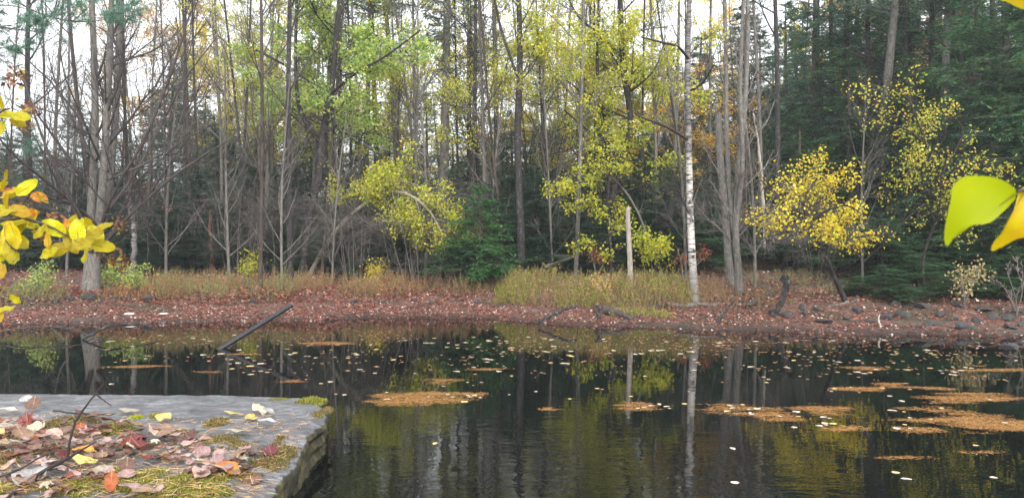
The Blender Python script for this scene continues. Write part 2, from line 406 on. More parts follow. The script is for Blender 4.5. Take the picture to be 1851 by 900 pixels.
tubes(tb, ns, rr*(1+.08*np.sin(np.arange(26)*2.1)), 12)
obj('trunk', tb.mesh('snag', M['bark_pale'], True), t)
sb = Buf(); Pq, Rq = grow(ns[None], rr[None], 4, .3, .9, (50, 80), (.08, .2), 4, .1, .05, .3, np.random.default_rng(3), 0, .006); tubes(sb, Pq, Rq, 5)
obj('stub', sb.mesh('snag_stub', M['bark_pale'], True), t)
g = gd(1330, 530)
hero('twin_tree', 'tree', 'grey trunk splitting into close upright stems right of the birch', [
    [(1337, 548, g, 18), (1334, 480, g, 13), (1330, 420, g, 12), (1334, 330, g, 10), (1346, 200, g, 9), (1352, 60, g, 7), (1350, -60, g, 6)],
    [(1332, 450, g, 9), (1322, 380, g+.1, 9), (1314, 260, g+.2, 8), (1312, 100, g+.3, 7), (1308, -60, g+.3, 7)],
    [(1332, 390, g, 9), (1342, 300, g-.3, 8), (1338, 160, g-.5, 7), (1344, 0, g-.6, 6), (1345, -50, g-.6, 5)],
    ], n1=26, n2=200, n3=900, start=.25, lf1=(.12, .28), bark='bark_grey', seed=25, up=.03)
hero('grey_trunk_tree', 'tree', 'thick grey trunk broken off high, just left of the split stems', [
    [(1322, 530, g+1.2, 17), (1316, 460, g+1.2, 14), (1310, 380, g+1.2, 13), (1302, 290, g+1.2, 13), (1298, 205, g+1.2, 12)],
    ], n1=9, n2=40, n3=120, start=.3, lf1=(.12, .3), bark='bark_grey', seed=26, up=.03)
# the arching tree by the middle of the bank
g = gd(560, 500)
hero('arching_tree', 'tree', 'pale leaning tree arching right with a yellow green leafy crown', [
    [(556, 502, g, 8), (585, 450, g-.1, 8), (620, 402, g-.2, 8), (655, 372, g-.4, 7), (690, 350, g-.6, 6), (735, 350, g-.9, 5), (775, 380, g-1.2, 4), (800, 425, g-1.4, 3)],
    [(640, 382, g-.3, 5), (665, 340, g-.2, 4), (700, 310, g-.1, 3), (745, 300, g-.2, 2.5)],
    [(670, 362, g-.5, 4), (720, 330, g-.9, 4), (770, 345, g-1.2, 3), (800, 390, g-1.3, 2)],
    [(630, 392, g-.3, 4), (650, 350, g-.6, 3), (670, 320, g-.8, 3), (690, 300, g-.9, 2)],
    ], n1=54, n2=420, n3=1700, start=.35, lf1=(.14, .34), ang=(25, 75), bark='bark_pale', twig='twig_grey', leaf='leaf_yg', k=6, size=.07, seed=27, up=-.02, nmain=1,
    keep=lambda c: (fbm(c[:, 0]*3, c[:, 2]*3.6+c[:, 1], 6, 3) > .44) & (c[:, 2] > .7) & (c[:, 0] > .6))
g2 = g-1.4; t = thing('dead_branch', 'bleached bare branch hanging below the tip of the arching crown', 'branch', at(806, 432, g2))
b0 = at(806, 432, g2); tb = Buf()
Pm = np.array([smooth_path([at(*p)-b0 for p in pp], 8) for pp in (
    [(806, 432, g2), (810, 455, g2), (806, 480, g2), (788, 498, g2)], [(809, 450, g2), (798, 478, g2-.1), (794, 503, g2-.1), (786, 512, g2-.1)], [(808, 458, g2), (818, 474, g2+.1), (815, 490, g2+.1), (806, 500, g2)])])
Rm = np.linspace(.012, .005, 8)[None].repeat(3, 0); tubes(tb, Pm, Rm, 4)
P2, R2 = grow(Pm, Rm, 26, .1, 1, (25, 60), (.25, .5), 5, .12, -.02, .6, np.random.default_rng(5), .4, .003); tubes(tb, P2, R2, 3)
obj('twigs', tb.mesh('dead_branch', M['bark_pale'], True), t)
# yellow tree on the right bank
g = gd(1528, 545)
hero('yellow_tree', 'tree', 'leaning little tree with a wide bright yellow crown over the bank', [
    [(1530, 545, g, 11), (1508, 500, g-.3, 8), (1488, 455, g-.6, 6), (1468, 415, g-.9, 6), (1455, 385, g-1, 5), (1458, 350, g-1, 4), (1478, 322, g-1, 3)],
    [(1470, 420, g-.9, 5), (1430, 395, g-1.1, 4), (1390, 385, g-1.3, 3), (1358, 395, g-1.4, 2)],
    [(1462, 400, g-.9, 5), (1500, 378, g-1.2, 4), (1530, 372, g-1.3, 3), (1556, 385, g-1.4, 2)],
    [(1465, 410, g-.9, 4), (1420, 360, g-.8, 3), (1390, 340, g-.8, 3), (1375, 325, g-.8, 2)],
    [(1470, 420, g-.8, 4), (1500, 410, g-1.2, 3), (1520, 430, g-1.4, 2)],
    [(1468, 415, g-.9, 4), (1420, 420, g-1.5, 3), (1380, 430, g-1.7, 2)],
    ], n1=80, n2=560, n3=2300, start=.3, lf1=(.22, .46), ang=(25, 80), bark='bark_dark', twig='twig_grey', leaf='leaf_y', k=3, size=.055, seed=28, up=.0,
    keep=lambda c: (((c[:, 0]+.73)/1.2)**2+((c[:, 2]-1.85)/1.0)**2+(fbm(c[:, 0]*3.4, c[:, 2]*4+c[:, 1], 5, 3)-.5)*2.6 < .95) & (fbm(c[:, 0]*5, c[:, 2]*6+c[:, 1]*2, 8, 2) > .46) & (c[:, 2] > 1.08))
# yellow-leaved tall tree in the middle right
g = gd(1125, 495)
hero('yellow_birch', 'tree', 'forked dark birch with a tall airy yellow green crown behind the white snag', [
    [(1112, 495, g+1, 12), (1108, 420, g+1, 10), (1112, 330, g+1, 11), (1140, 230, g+1, 11), (1128, 130, g+1, 12), (1122, 40, g+1, 11), (1120, -60, g+1, 9)],
    [(1100, 340, g+1, 7), (1096, 240, g+.8, 7), (1080, 130, g+.6, 6), (1082, 30, g+.6, 5), (1080, -50, g+.6, 4)],
    [(1130, 110, g+1, 6), (1090, 70, g+.5, 5), (1045, 30, g, 4), (1020, -20, g, 3)],
    [(1138, 215, g+1, 5), (1080, 190, g+.3, 4), (1030, 150, g, 3), (985, 120, g, 2)],
    [(1125, 260, g+1, 5), (1070, 240, g+.3, 4), (1020, 200, g, 3)],
    [(1135, 170, g+1, 4), (1180, 130, g, 3), (1200, 80, g, 2)],
    ], n1=70, n2=560, n3=2200, start=.25, lf1=(.16, .36), ang=(35, 85), bark='bark_dark', twig='twig_dark', leaf='leaf_yg', k=7, size=.085, seed=29, up=.01,
    keep=lambda c: (fbm(c[:, 0]*.9+c[:, 1]*.7, c[:, 2]*2.2, 5, 3) > .46) & (c[:, 2] > 1.8))
g = gd(1125, 510)
hero('green_sapling', 'sapling', 'yellow green sapling with flat leafy sprays left of the white snag', [
    [(1105, 512, g, 6), (1104, 450, g, 5), (1098, 380, g, 5), (1104, 310, g, 4), (1112, 280, g, 2)],
    [(1100, 330, g, 4), (1060, 328, g-.3, 3), (1020, 338, g-.5, 2), (990, 335, g-.6, 1.5)],
    [(1100, 370, g, 3), (1070, 362, g-.3, 3), (1035, 374, g-.5, 2)],
    [(1104, 312, g, 3), (1140, 322, g-.2, 2), (1160, 330, g-.2, 2)],
    [(1100, 360, g, 3), (1125, 365, g-.3, 2), (1140, 378, g-.4, 1.5)],
    [(1104, 440, g, 3), (1070, 440, g-.4, 2), (1040, 448, g-.5, 2)],
    [(1104, 455, g, 3), (1125, 448, g-.4, 2), (1095, 458, g-.5, 1.5)],
    ], n1=60, n2=420, n3=1300, start=.2, lf1=(.14, .3), ang=(30, 70), bark='bark_dark', twig='twig_dark', leaf='leaf_yg', k=4, size=.07, seed=30, up=-.01, flat=.8, keep=lambda c: fbm(c[:, 0]*1.6, c[:, 2]*7+c[:, 1], 5, 2) > .5)
g = gd(1180, 520)
hero('leafy_shrub', 'shrub', 'small yellow green shrub just right of the white snag', [
    [(1185, 520, g, 4), (1178, 480, g, 3), (1165, 450, g, 2), (1160, 438, g, 1.5)],
    [(1184, 500, g, 3), (1190, 465, g-.2, 2), (1200, 440, g-.2, 1.5)],
    ], n1=26, n2=150, n3=350, start=.3, lf1=(.2, .42), bark='bark_dark', twig='twig_dark', leaf='leaf_yg', k=3, size=.06, seed=31)
g = gd(1100, 505)
hero('red_shrub', 'shrub', 'little shrub with pinkish red leaves behind the yellow weeds', [
    [(1080, 515, g, 3), (1074, 480, g, 3), (1068, 450, g, 2)], [(1080, 500, g, 3), (1090, 475, g, 2), (1078, 462, g, 2)],
    ], n1=10, n2=36, n3=70, start=.4, lf1=(.2, .36), leaf='leaf_red', k=2, size=.06, seed=32)
g = gd(1225, 520)
hero('red_shrub', 'shrub', 'orange red leaved shrub immediately left of the white birch', [
    [(1235, 515, g+.5, 3), (1232, 480, g+.5, 3), (1224, 448, g+.5, 2)], [(1235, 500, g+.5, 3), (1268, 470, g+.7, 2), (1272, 455, g+.7, 2)],
    ], n1=8, n2=30, n3=60, start=.5, lf1=(.16, .28), leaf='leaf_red', k=2, size=.06, seed=33)
g = gd(255, 512)
hero('red_sapling', 'sapling', 'thin sapling with a few scattered red leaves right of the forking maple', [
    [(262, 514, g, 4), (268, 450, g, 3.5), (262, 380, g, 3), (240, 300, g, 2.5), (222, 220, g, 2)], [(265, 420, g, 3), (275, 360, g-.2, 2), (285, 300, g-.3, 1.5)],
    ], n1=16, n2=60, n3=110, start=.3, lf1=(.12, .26), bark='bark_dark', twig='twig_dark', leaf='leaf_red', k=2, size=.06, seed=37, keep=lambda c: vn(c[:, 0]*3, c[:, 2]*4, 9) > .5)
# leaf-hung branches on the dark right side
g = gd(1640, 535)
hero('leaning_tree', 'tree', 'thin tree with sparse yellow leaves before the dark evergreens', [
    [(1672, 520, g, 6), (1668, 470, g-.2, 5), (1690, 400, g-.4, 4), (1700, 330, g-.6, 3.5), (1670, 250, g-.8, 3), (1640, 170, g-.8, 2)],
    [(1696, 350, g-.5, 5), (1730, 310, g-.8, 4), (1780, 290, g-1, 3), (1840, 285, g-1.2, 2)],
    [(1680, 270, g-.8, 4), (1640, 235, g-1, 3), (1590, 225, g-1.1, 2), (1560, 210, g-1.1, 2)],
    [(1698, 330, g-.6, 4), (1670, 300, g-1, 3), (1635, 315, g-1.2, 2)],
    [(1700, 320, g-.6, 4), (1740, 240, g-.5, 3), (1710, 200, g-.6, 2)],
    [(1690, 400, g-.4, 4), (1670, 370, g-.8, 3), (1655, 400, g-.9, 2)],
    [(1690, 400, g-.4, 4), (1730, 350, g-.8, 3), (1700, 390, g-1, 2)],
    ], n1=80, n2=420, n3=1500, start=.25, lf1=(.2, .5), ang=(30, 80), bark='bark_dark', twig='twig_dark', leaf='leaf_yl', k=3, size=.055, seed=34, nmain=1, l1tw=True,
    keep=lambda c: fbm(c[:, 0]*1.8, c[:, 2]*2.4+c[:, 1], 5, 3) > .5)
g = gd(1740, 560)
hero('leafy_shrub', 'shrub', 'pale leaved low shrub under the evergreens at the right edge', [
    [(1745, 560, g, 3), (1742, 530, g, 3), (1735, 500, g, 2)], [(1745, 545, g, 3), (1760, 510, g, 2), (1765, 490, g, 2)],
    ], n1=16, n2=70, n3=120, start=.3, lf1=(.2, .5), leaf='leaf_pale', k=2, size=.055, seed=35)
g = gd(1835, 575)
hero('bare_shrub', 'shrub', 'tangle of bleached bare twigs at the far right edge of the bank', [
    [(1838, 580, g, 2), (1836, 540, g, 1.6), (1820, 490, g, 1)], [(1838, 570, g, 2), (1848, 520, g, 1.5), (1835, 480, g, 1)], [(1836, 560, g, 1.8), (1815, 520, g, 1.4), (1800, 505, g, 1)],
    ], n1=20, n2=90, n3=200, start=.2, lf1=(.2, .5), bark='twig_grey', twig='twig_pale', seed=36)
# the small bright fir
fir = conifer('small_fir', 3.0, .95, .35, .03, 95, 'fir', droop=.06, dens=1.1, seed=40, card=.09)
g = gd(868, 520); p = at(868, 520, g); fir.location = (p[0], g, float(ground(p[0], g))-.03); fir.scale = (1.05, 1.05, .85)
fir['label'] = 'small bright green fir beneath the tip of the arching tree'
# ------------------------------------------------------------------ kinds for the wood behind
K = {}
K['hem1'] = conifer('hemlock_tree', 13, 2.6, .5, .14, 150, 'hemlock', seed=51, dens=1.25, dead=20, card=.17)
K['hem2'] = conifer('hemlock_tree', 14, 3.1, 1.6, .16, 125, 'hemlock', seed=52, dens=1.0, droop=.11, dead=30, gap=.18, card=.17)
K['spr1'] = conifer('spruce_tree', 12, 1.7, .5, .11, 210, 'spruce', seed=53, dens=.8, droop=.05, taperp=.95, dead=14)
K['spr2'] = conifer('spruce_tree', 12, 1.9, 3.2, .12, 125, 'spruce', seed=54, dens=.85, droop=.07, dead=60, gap=.1)
K['pol1'] = conifer('tall_pine', 15, 1.9, 6.5, .13, 60, 'spruce', seed=55, dens=.9, droop=.0, dead=80, bark='bark_grey')
K['yhem'] = conifer('young_hemlock', 4.2, 1.5, .25, .04, 110, 'hemlock', seed=56, dens=1.0, droop=.08, card=.11)
K['bar1'] = broadleaf('bare_tree', 'tree', 13, .062, 26, 210, 800, .22, (.13, .28), seed=61)
K['bar2'] = broadleaf('bare_tree', 'tree', 12, .05, 30, 240, 950, .15, (.12, .26), seed=62, bark='bark_brown', ang=(20, 45))
K['bar3'] = broadleaf('bare_tree', 'tree', 13, .078, 20, 170, 700, .35, (.14, .3), seed=63, bark='bark_dark', twig='twig_dark')
K['sap1'] = broadleaf('bare_sapling', 'sapling', 6, .03, 26, 170, 520, .1, (.18, .36), seed=64)
K['thk1'] = broadleaf('bare_thicket', 'shrub', path=[smooth_path([(x*.3, y*.3, 0), (x*.5, y*.5, 1.0), (x*.8, y*.6, 2.1), (x*1.5, y, 2.7*q)], 10) for x, y, q in ((1.1, .2, .9), (-1.0, .4, 1.1), (.2, -.7, 1.25), (-.5, .8, .8), (.7, .6, 1.15), (-.8, -.5, .7), (1.5, -.3, .6))],
    rad=[np.linspace(.014, .003, 10)]*7, n1=80, n2=480, n3=1900, start=.1, lf1=(.25, .5), ang=(30, 80), up=-.01, seed=65)
K['lyg'] = broadleaf('leafy_tree', 'tree', 12, .075, 30, 230, 800, .3, (.14, .3), seed=66, leaf='leaf_yg', k=9, size=.08, bark='bark_grey', ang=(35, 80), up=.02, keep=lambda c: fbm(c[:, 0]*1.1+c[:, 1]*1.3, c[:, 2]*2., 5, 3) > .45)
K['lyl'] = broadleaf('leafy_tree', 'tree', 11, .07, 30, 230, 800, .25, (.14, .3), seed=67, leaf='leaf_y', k=9, size=.08, bark='bark_dark', ang=(35, 80), up=.02, keep=lambda c: fbm(c[:, 0]*1.1+c[:, 1]*1.3, c[:, 2]*2., 6, 3) > .45)
K['lor'] = broadleaf('leafy_tree', 'tree', 13, .08, 34, 260, 900, .3, (.14, .3), seed=68, leaf='leaf_orange', k=6, size=.1, bark='bark_grey', ang=(35, 80), up=.02, keep=lambda c: fbm(c[:, 0]*1.1+c[:, 1]*1.3, c[:, 2]*2., 7, 3) > .45)
K['lgo'] = broadleaf('leafy_tree', 'tree', 8, .05, 30, 230, 700, .2, (.16, .34), seed=69, leaf='leaf_gold', k=6, size=.105, bark='bark_dark', ang=(35, 80), up=.02, keep=lambda c: fbm(c[:, 0]*1.1+c[:, 1]*1.3, c[:, 2]*2., 8, 3) > .45)
LOOK = {'hem1': 'dense dark green hemlock', 'hem2': 'broad drooping dark hemlock', 'spr1': 'narrow grey green spruce', 'spr2': 'spruce with dead lower branches', 'pol1': 'tall pine with a bare lower trunk',
        'yhem': 'low young hemlock', 'bar1': 'slim bare grey tree', 'bar2': 'fine twigged bare brown tree', 'bar3': 'bare dark trunked tree', 'sap1': 'thin bare sapling', 'thk1': 'tangled bare grey thicket',
        'lyg': 'yellow green leafed tree', 'lyl': 'bright yellow leafed tree', 'lor': 'tall tree with thin orange leaves', 'lgo': 'small golden leafed tree'}
GRP = {'hem1': 'dark hemlocks in the wood', 'hem2': 'dark hemlocks in the wood', 'spr1': 'spruces in the wood', 'spr2': 'spruces in the wood', 'pol1': 'tall pines in the wood', 'yhem': 'young hemlocks along the bank',
       'bar1': 'bare trees in the wood', 'bar2': 'bare trees in the wood', 'bar3': 'bare trees in the wood', 'sap1': 'bare saplings in the wood', 'thk1': 'bare thickets in the wood', 'lyg': 'autumn leafed trees in the wood',
       'lyl': 'autumn leafed trees in the wood', 'lor': 'autumn leafed trees in the wood', 'lgo': 'autumn leafed trees in the wood'}
LM = [(-400, 'beyond the left edge branch'), (60, 'behind the yellow leaved branch'), (180, 'behind the forking maple'), (290, 'right of the forking maple'), (400, 'above the leaning pole'), (480, 'left of the crooked dark tree'), (560, 'behind the crooked dark tree'),
      (640, 'behind the start of the arching crown'), (730, 'behind the middle of the arching crown'), (810, 'behind the tip of the arching crown'), (868, 'behind the small fir'), (940, 'behind the straight black trunk'), (1030, 'between black trunk and white snag'),
      (1130, 'behind the white snag'), (1195, 'between white snag and birch'), (1250, 'behind the white birch'), (1330, 'behind the grey split stems'), (1400, 'left behind the bright yellow crown'), (1470, 'behind the bright yellow crown'),
      (1560, 'right behind the bright yellow crown'), (1650, 'behind the sparse yellow tree'), (1730, 'behind the big hanging leaf'), (1830, 'at the right edge')]
LMX = np.array([l[0] for l in LM])
placed = []; HZ = {}
def put(kind, px, d, sc=1., wide=None, rz=None, top=None, tilt=(0, 0), rng=RNG):
    X = (px-CX)/F*d; Z = float(ground(X, d))-.06
    src = K[kind]
    if top is not None:
        if kind not in HZ: HZ[kind] = max(v.co[2] for v in src.children[0].data.vertices)
        hz = HZ[kind]
        sc = (H-(top-CY)/F*d-Z)/hz
    w = sc if wide is None else wide
    lm = LM[int(np.argmin(abs(LMX-px)))][1]
    depth = ' in front' if d < 22 else (' midway back' if d < 31 else ' far back')
    placed.append((kind, (X, d, Z), w, sc, rng.uniform(0, 6.28) if rz is None else rz, lm, depth, tilt))
# ================================================================== THE WOOD BEHIND, tree by tree where the photo shows one
for kind, px, d, a in [
    # trunks one can tell apart: (kind, px, distance, width factor)
    ('bar3', 62, 23, 1.2), ('bar1', 100, 24, .9), ('bar2', 250, 24, 1), ('bar2', 345, 25, 1.2),
    ('bar2', 470, 18.5, .9), ('bar3', 526, 18.6, .9), ('pol1', 655, 27, .95), ('pol1', 688, 28, .9), ('pol1', 730, 27, .95), ('bar1', 765, 24, .8),
    ('pol1', 796, 23, 1.2), ('bar3', 848, 22, .9), ('bar2', 870, 25, .9), ('pol1', 900, 24, .8), ('bar2', 915, 21, .7), ('bar2', 968, 24, .7), ('bar1', 1010, 26, .7),
    ('bar2', 1060, 24, .8), ('bar1', 1205, 23, .9), ('bar2', 1228, 26, .8), ('bar1', 1285, 25, .9), ('bar1', 1375, 22, .9), ('bar3', 1403, 21, 1.0), ('pol1', 1468, 25, .9), ('spr2', 1520, 24, 1.1),
    ('pol1', 1570, 22, 1.1), ('bar3', 1640, 22, .9), ('pol1', 1700, 21, 1.0), ('bar3', 1760, 20, .8), ('bar3', 612, 23, .9), ('bar2', 580, 20, .7)]:
    put(kind, px, d, 1.0, a, tilt=(RNG.normal()*.04, RNG.normal()*.035))
for kind, px, d, top, w in [
    # evergreens: (kind, px, distance, row of the tip, width factor)
    ('spr1', 20, 34, 250, 1.1), ('hem1', 90, 38, 270, 1.0), ('spr2', 130, 30, 180, .9), ('hem1', 250, 27, 300, .7), ('yhem', 280, 23, 355, 1.1), ('yhem', 330, 22.5, 380, 1.0), ('spr1', 305, 30, 120, 1.4),
    ('spr1', 345, 33, 90, 1.3), ('hem1', 420, 34, 190, .9), ('spr1', 455, 30, 230, 1.0), ('spr1', 390, 27, 210, 1.1), ('hem2', 500, 33, 150, .8), ('spr1', 565, 28, 60, 1.0), ('spr2', 620, 27, 0, 1.1), ('hem1', 640, 34, 200, .8),
    ('spr1', 700, 34, 170, 1.1), ('yhem', 610, 21, 400, 1.1), ('yhem', 690, 21, 410, 1.2), ('hem1', 745, 27, 240, .7), ('hem1', 770, 35, 150, .8), ('hem2', 848, 24, -40, .72), ('hem1', 905, 26, 240, .7),
    ('hem1', 985, 29, 85, .75), ('hem2', 960, 24, 300, .62), ('hem1', 1035, 24, 330, .6), ('spr1', 1020, 36, 190, 1.3), ('hem2', 1100, 27, 200, .75), ('hem1', 1165, 25, 240, .7), ('spr1', 1215, 30, 75, 1.1), ('hem1', 1200, 24, 300, .55),
    ('spr1', 1275, 31, 60, 1.6), ('hem1', 1300, 26, 210, .75), ('spr1', 1360, 27, -20, 1.5), ('hem1', 1345, 23, 250, .6), ('hem2', 1400, 26, 170, .75), ('hem1', 1425, 31, 0, 1.0), ('hem2', 1475, 24, -90, .75), ('spr2', 1510, 25, -150, 1.2),
    ('hem1', 1545, 28, -120, 1.0), ('hem2', 1570, 23, -160, .8), ('spr1', 1610, 30, -50, 1.6), ('hem1', 1640, 21, 100, .75), ('hem2', 1690, 22, -200, .8), ('hem1', 1760, 21, -260, .9), ('hem2', 1745, 18.5, 20, .72), ('hem1', 1815, 17.5, -300, .85),
    ('hem2', 1860, 19, -330, 1.0), ('hem1', 1900, 16.5, -150, .8), ('yhem', 1590, 17.3, 395, 1.1), ('yhem', 1655, 18.5, 360, 1.2), ('yhem', 1800, 16.6, 430, 1.1), ('yhem', 1720, 17.5, 440, 1.0), ('yhem', 1440, 20, 400, 1.0), ('yhem', 1010, 20.5, 400, 1.1),
    ('yhem', 1260, 20, 400, 1.0), ('yhem', 830, 19, 420, .9), ('yhem', 1850, 15.5, 445, .9), ('yhem', 1560, 19, 380, 1.0), ('yhem', 1170, 21, 390, 1.0),
    ('hem2', 1960, 18, -300, 1.0), ('hem2', 2050, 22, -200, 1.0), ('spr2', -30, 26, 160, 1.0), ('hem1', -100, 24, 120, 1.0), ('pol1', -60, 20, -250, 1.0)]:
    put(kind, px, d, top=top, wide=w)
for px, d, top, kind, w in [(10, 27, 260, 'hem1', 0.6), (60, 25, 330, 'hem1', 0.5), (120, 28, 280, 'spr1', 0.9), (210, 26, 330, 'hem2', 0.5), (400, 25, 330, 'hem1', 0.5), (440, 27, 260, 'hem2', 0.6), (520, 26, 300, 'hem1', 0.55), (560, 24, 340, 'hem1', 0.5), (590, 30, 250, 'hem2', 0.7), (660, 25, 300, 'hem1', 0.6), (720, 24, 330, 'hem1', 0.55), (700, 28, 260, 'hem2', 0.7), (780, 24, 320, 'hem1', 0.55), (820, 27, 250, 'hem2', 0.7), (880, 23, 300, 'hem1', 0.55), (925, 27, 200, 'hem1', 0.75), (1000, 25, 230, 'hem2', 0.75), (970, 22, 360, 'hem1', 0.45), (1060, 22, 340, 'hem2', 0.5), (1090, 30, 200, 'hem1', 0.8), (1140, 23, 300, 'hem1', 0.6), (1190, 28, 190, 'hem2', 0.8), (1230, 23, 320, 'hem1', 0.5), (1265, 25, 240, 'hem2', 0.65), (1310, 22, 330, 'hem1', 0.5), (1340, 28, 140, 'hem1', 0.85), (1385, 24, 260, 'hem1', 0.6), (1410, 22, 340, 'hem1', 0.5), (1450, 22, 200, 'hem2', 0.65), (1500, 21, 250, 'hem1', 0.6), (1540, 22, 100, 'hem2', 0.7), (1600, 21, 200, 'hem1', 0.65), (1650, 23, -50, 'hem1', 0.85), (1700, 19, 250, 'hem2', 0.55), (1780, 18, 260, 'hem1', 0.55), (1840, 17, 200, 'hem2', 0.6), (1600, 25, 20, 'hem2', 0.9), (1720, 24, -150, 'hem1', 1.0), (1800, 22, -200, 'hem1', 1.0), (230, 22, 380, 'hem1', 0.42), (290, 21.5, 330, 'spr1', 0.8), (350, 21.5, 300, 'spr1', 0.9), (410, 22, 350, 'hem1', 0.5), (460, 23, 250, 'spr1', 0.9), (500, 22, 360, 'hem1', 0.45), (620, 22, 330, 'spr1', 0.9), (660, 21.5, 360, 'hem1', 0.45), (750, 22, 330, 'spr1', 0.9), (690, 23, 300, 'spr1', 0.9), (890, 21, 330, 'spr1', 0.8), (975, 21, 300, 'spr1', 0.9), (1045, 21, 360, 'spr1', 0.8), (1210, 21, 300, 'spr1', 0.9), (1280, 21, 330, 'spr1', 0.8), (150, 24, 300, 'spr1', 0.9), (85, 22, 340, 'spr1', 0.9), (30, 23, 360, 'hem1', 0.5)]:
    put(kind, px, d, top=top, wide=w)
for kind, px, d, top, w in [
    ('lor', 345, 33, -120, 1.1), ('lor', 410, 36, -60, 1.2), ('lyg', 450, 30, -20, 1.0), ('lyg', 490, 26, -120, .9), ('lyl', 800, 36, 120, .9), ('lyl', 760, 38, 180, 1.0), ('lgo', 880, 33, 220, 1.1), ('lyl', 870, 28, -120, .9), ('lyl', 960, 32, 130, .8),
    ('lyg', 1000, 27, -80, 1.0), ('lyg', 1060, 30, -160, 1.2), ('lyl', 1090, 33, -60, 1.0), ('lgo', 1170, 27, 95, 1.1), ('lgo', 1290, 25, 160, .8), ('lyl', 1620, 30, -60, .8), ('lor', 1700, 26, -40, .6), ('lyg', 650, 26, -160, 1.1),
    ('lyg', 720, 30, -100, 1.1), ('lgo', 1240, 30, 150, .8), ('lgo', 730, 31, 240, 1.0), ('lyg', 560, 24, -160, 1.0), ('lor', 240, 38, -100, 1.0), ('lyl', 1450, 33, -100, .9),
    ('lyg', 880, 21, -260, .75), ('lyl', 990, 22, -160, .75), ('lyg', 1040, 20, -300, .75), ('lyl', 1085, 24, -120, .85), ('lyg', 1185, 22, -200, .6), ('lyl', 840, 25, -180, .8), ('lyg', 760, 23, -300, .8), ('lyg', 480, 22, -260, .8), ('lyl', 430, 30, 40, .9), ('lyg', 400, 33, -40, 1.0), ('lyl', 1330, 29, -40, .7), ('lyl', 950, 30, 60, .8)]:
    put(kind, px, d, top=top, wide=w)
for px, d, w in [(15, 24, .6), (78, 22, .6), (118, 26, .7), (230, 22, .55), (268, 25, .6), (300, 21, .5), (335, 23, .6), (365, 21.5, .5), (400, 24, .7), (428, 21, .5), (455, 23, .6), (490, 25, .6), (590, 22, .5), (635, 24, .6), (708, 23, .5), (745, 21, .5), (830, 23, .5), (990, 22, .5), (1035, 21.5, .5), (1160, 22, .5), (1262, 22, .5), (1350, 21, .5)]:
    put(('bar2', 'bar1', 'bar3')[int(px) % 3], px, d, 1.0, w, tilt=(RNG.normal()*.05, RNG.normal()*.05))
for px, d, top, kind in [(50, 30, 190, 'spr1'), (160, 32, 200, 'spr1'), (215, 28, 230, 'spr1'), (270, 31, 160, 'spr1'), (375, 30, 170, 'spr1'), (425, 28, 230, 'spr1'), (470, 31, 200, 'hem1'), (530, 29, 200, 'spr1')]:
    put(kind, px, d, top=top, wide=1.0)
for px, d, s in [(430, 21.0, 1.045), (500, 21.5, 0.95), (660, 20.7, 0.95), (730, 20.5, 1.045), (790, 20.5, 0.855), (700, 22.0, 1.14), (20, 22.5, 1.045), (1430, 20.0, 0.76), (1300, 20.5, 0.76), (760, 19.5, 0.76), (640, 19.8, 0.76), (1480, 18.0, 0.57)]:
    put('thk1', px, d, s, s*1.1)
for px, d, top, w in [(1595, 15.4, 478, .75), (1660, 15.6, 470, .8), (1545, 15.8, 500, .55), (1715, 15.0, 498, .7), (1775, 15.2, 480, .8), (1825, 14.8, 505, .65), (1630, 14.9, 512, .55)]:
    put('yhem', px, d, top=top, wide=w*.8)
for px, d, s in [(415, 19, 0.9900000000000001), (510, 18.3, 0.9), (600, 19, 0.7200000000000001), (300, 19.4, 0.9900000000000001), (120, 19, 0.9), (770, 20, 1.08), (1000, 20, 0.9), (1365, 17, 0.9), (1240, 19, 0.9900000000000001), (1560, 17, 0.7200000000000001), (885, 21, 1.08), (480, 22, 1.1700000000000002)]:
    put('sap1', px, d, s)
# the rest of the wood thins out backwards
R2_ = np.random.default_rng(99); n_ = 0
for k in range(140):
    px = -260+2400*((k*.6180339)%1); d = 28+24*R2_.random()**1.2
    lim = np.interp(px, [0, 150, 300, 420, 600, 800, 940, 1200, 1400, 1550, 1850], [225, 280, 210, 250, 225, 200, 200, 160, 80, -60, -260])
    r = R2_.random()
    if px < 480 and R2_.random() < .4: continue
    if r < .76: put(['hem1', 'spr1', 'hem2'][int(R2_.integers(3))], px, d, top=lim+R2_.uniform(-30, 120), wide=R2_.uniform(.9, 1.4), rng=R2_)
    elif r < .84 and px > 0: put(['bar1', 'bar2', 'bar3', 'bar2'][int(R2_.integers(4))], px, d, R2_.uniform(.9, 1.15), R2_.uniform(.5, .8), rng=R2_)
    else: put(['lyg', 'lyl', 'lgo'][int(R2_.integers(3))], px, d, top=R2_.uniform(-50, 250), wide=.9, rng=R2_)
first = set()
for kind, loc, w, sc, rz, lm, depth, tilt in placed:
    root = K[kind]; lab = LOOK[kind]+lm.join([' ', ''])+depth
    lab = f"{LOOK[kind]} {lm},{depth}"
    if kind not in first:
        first.add(kind); root.location = [float(v) for v in loc]; root.rotation_euler = (tilt[0], tilt[1], rz); root.scale = (w, w, sc); root['label'] = lab; root['group'] = GRP[kind]
    else:
        dup(root, loc, rz, (w, w, sc), lab, GRP[kind], tilt)

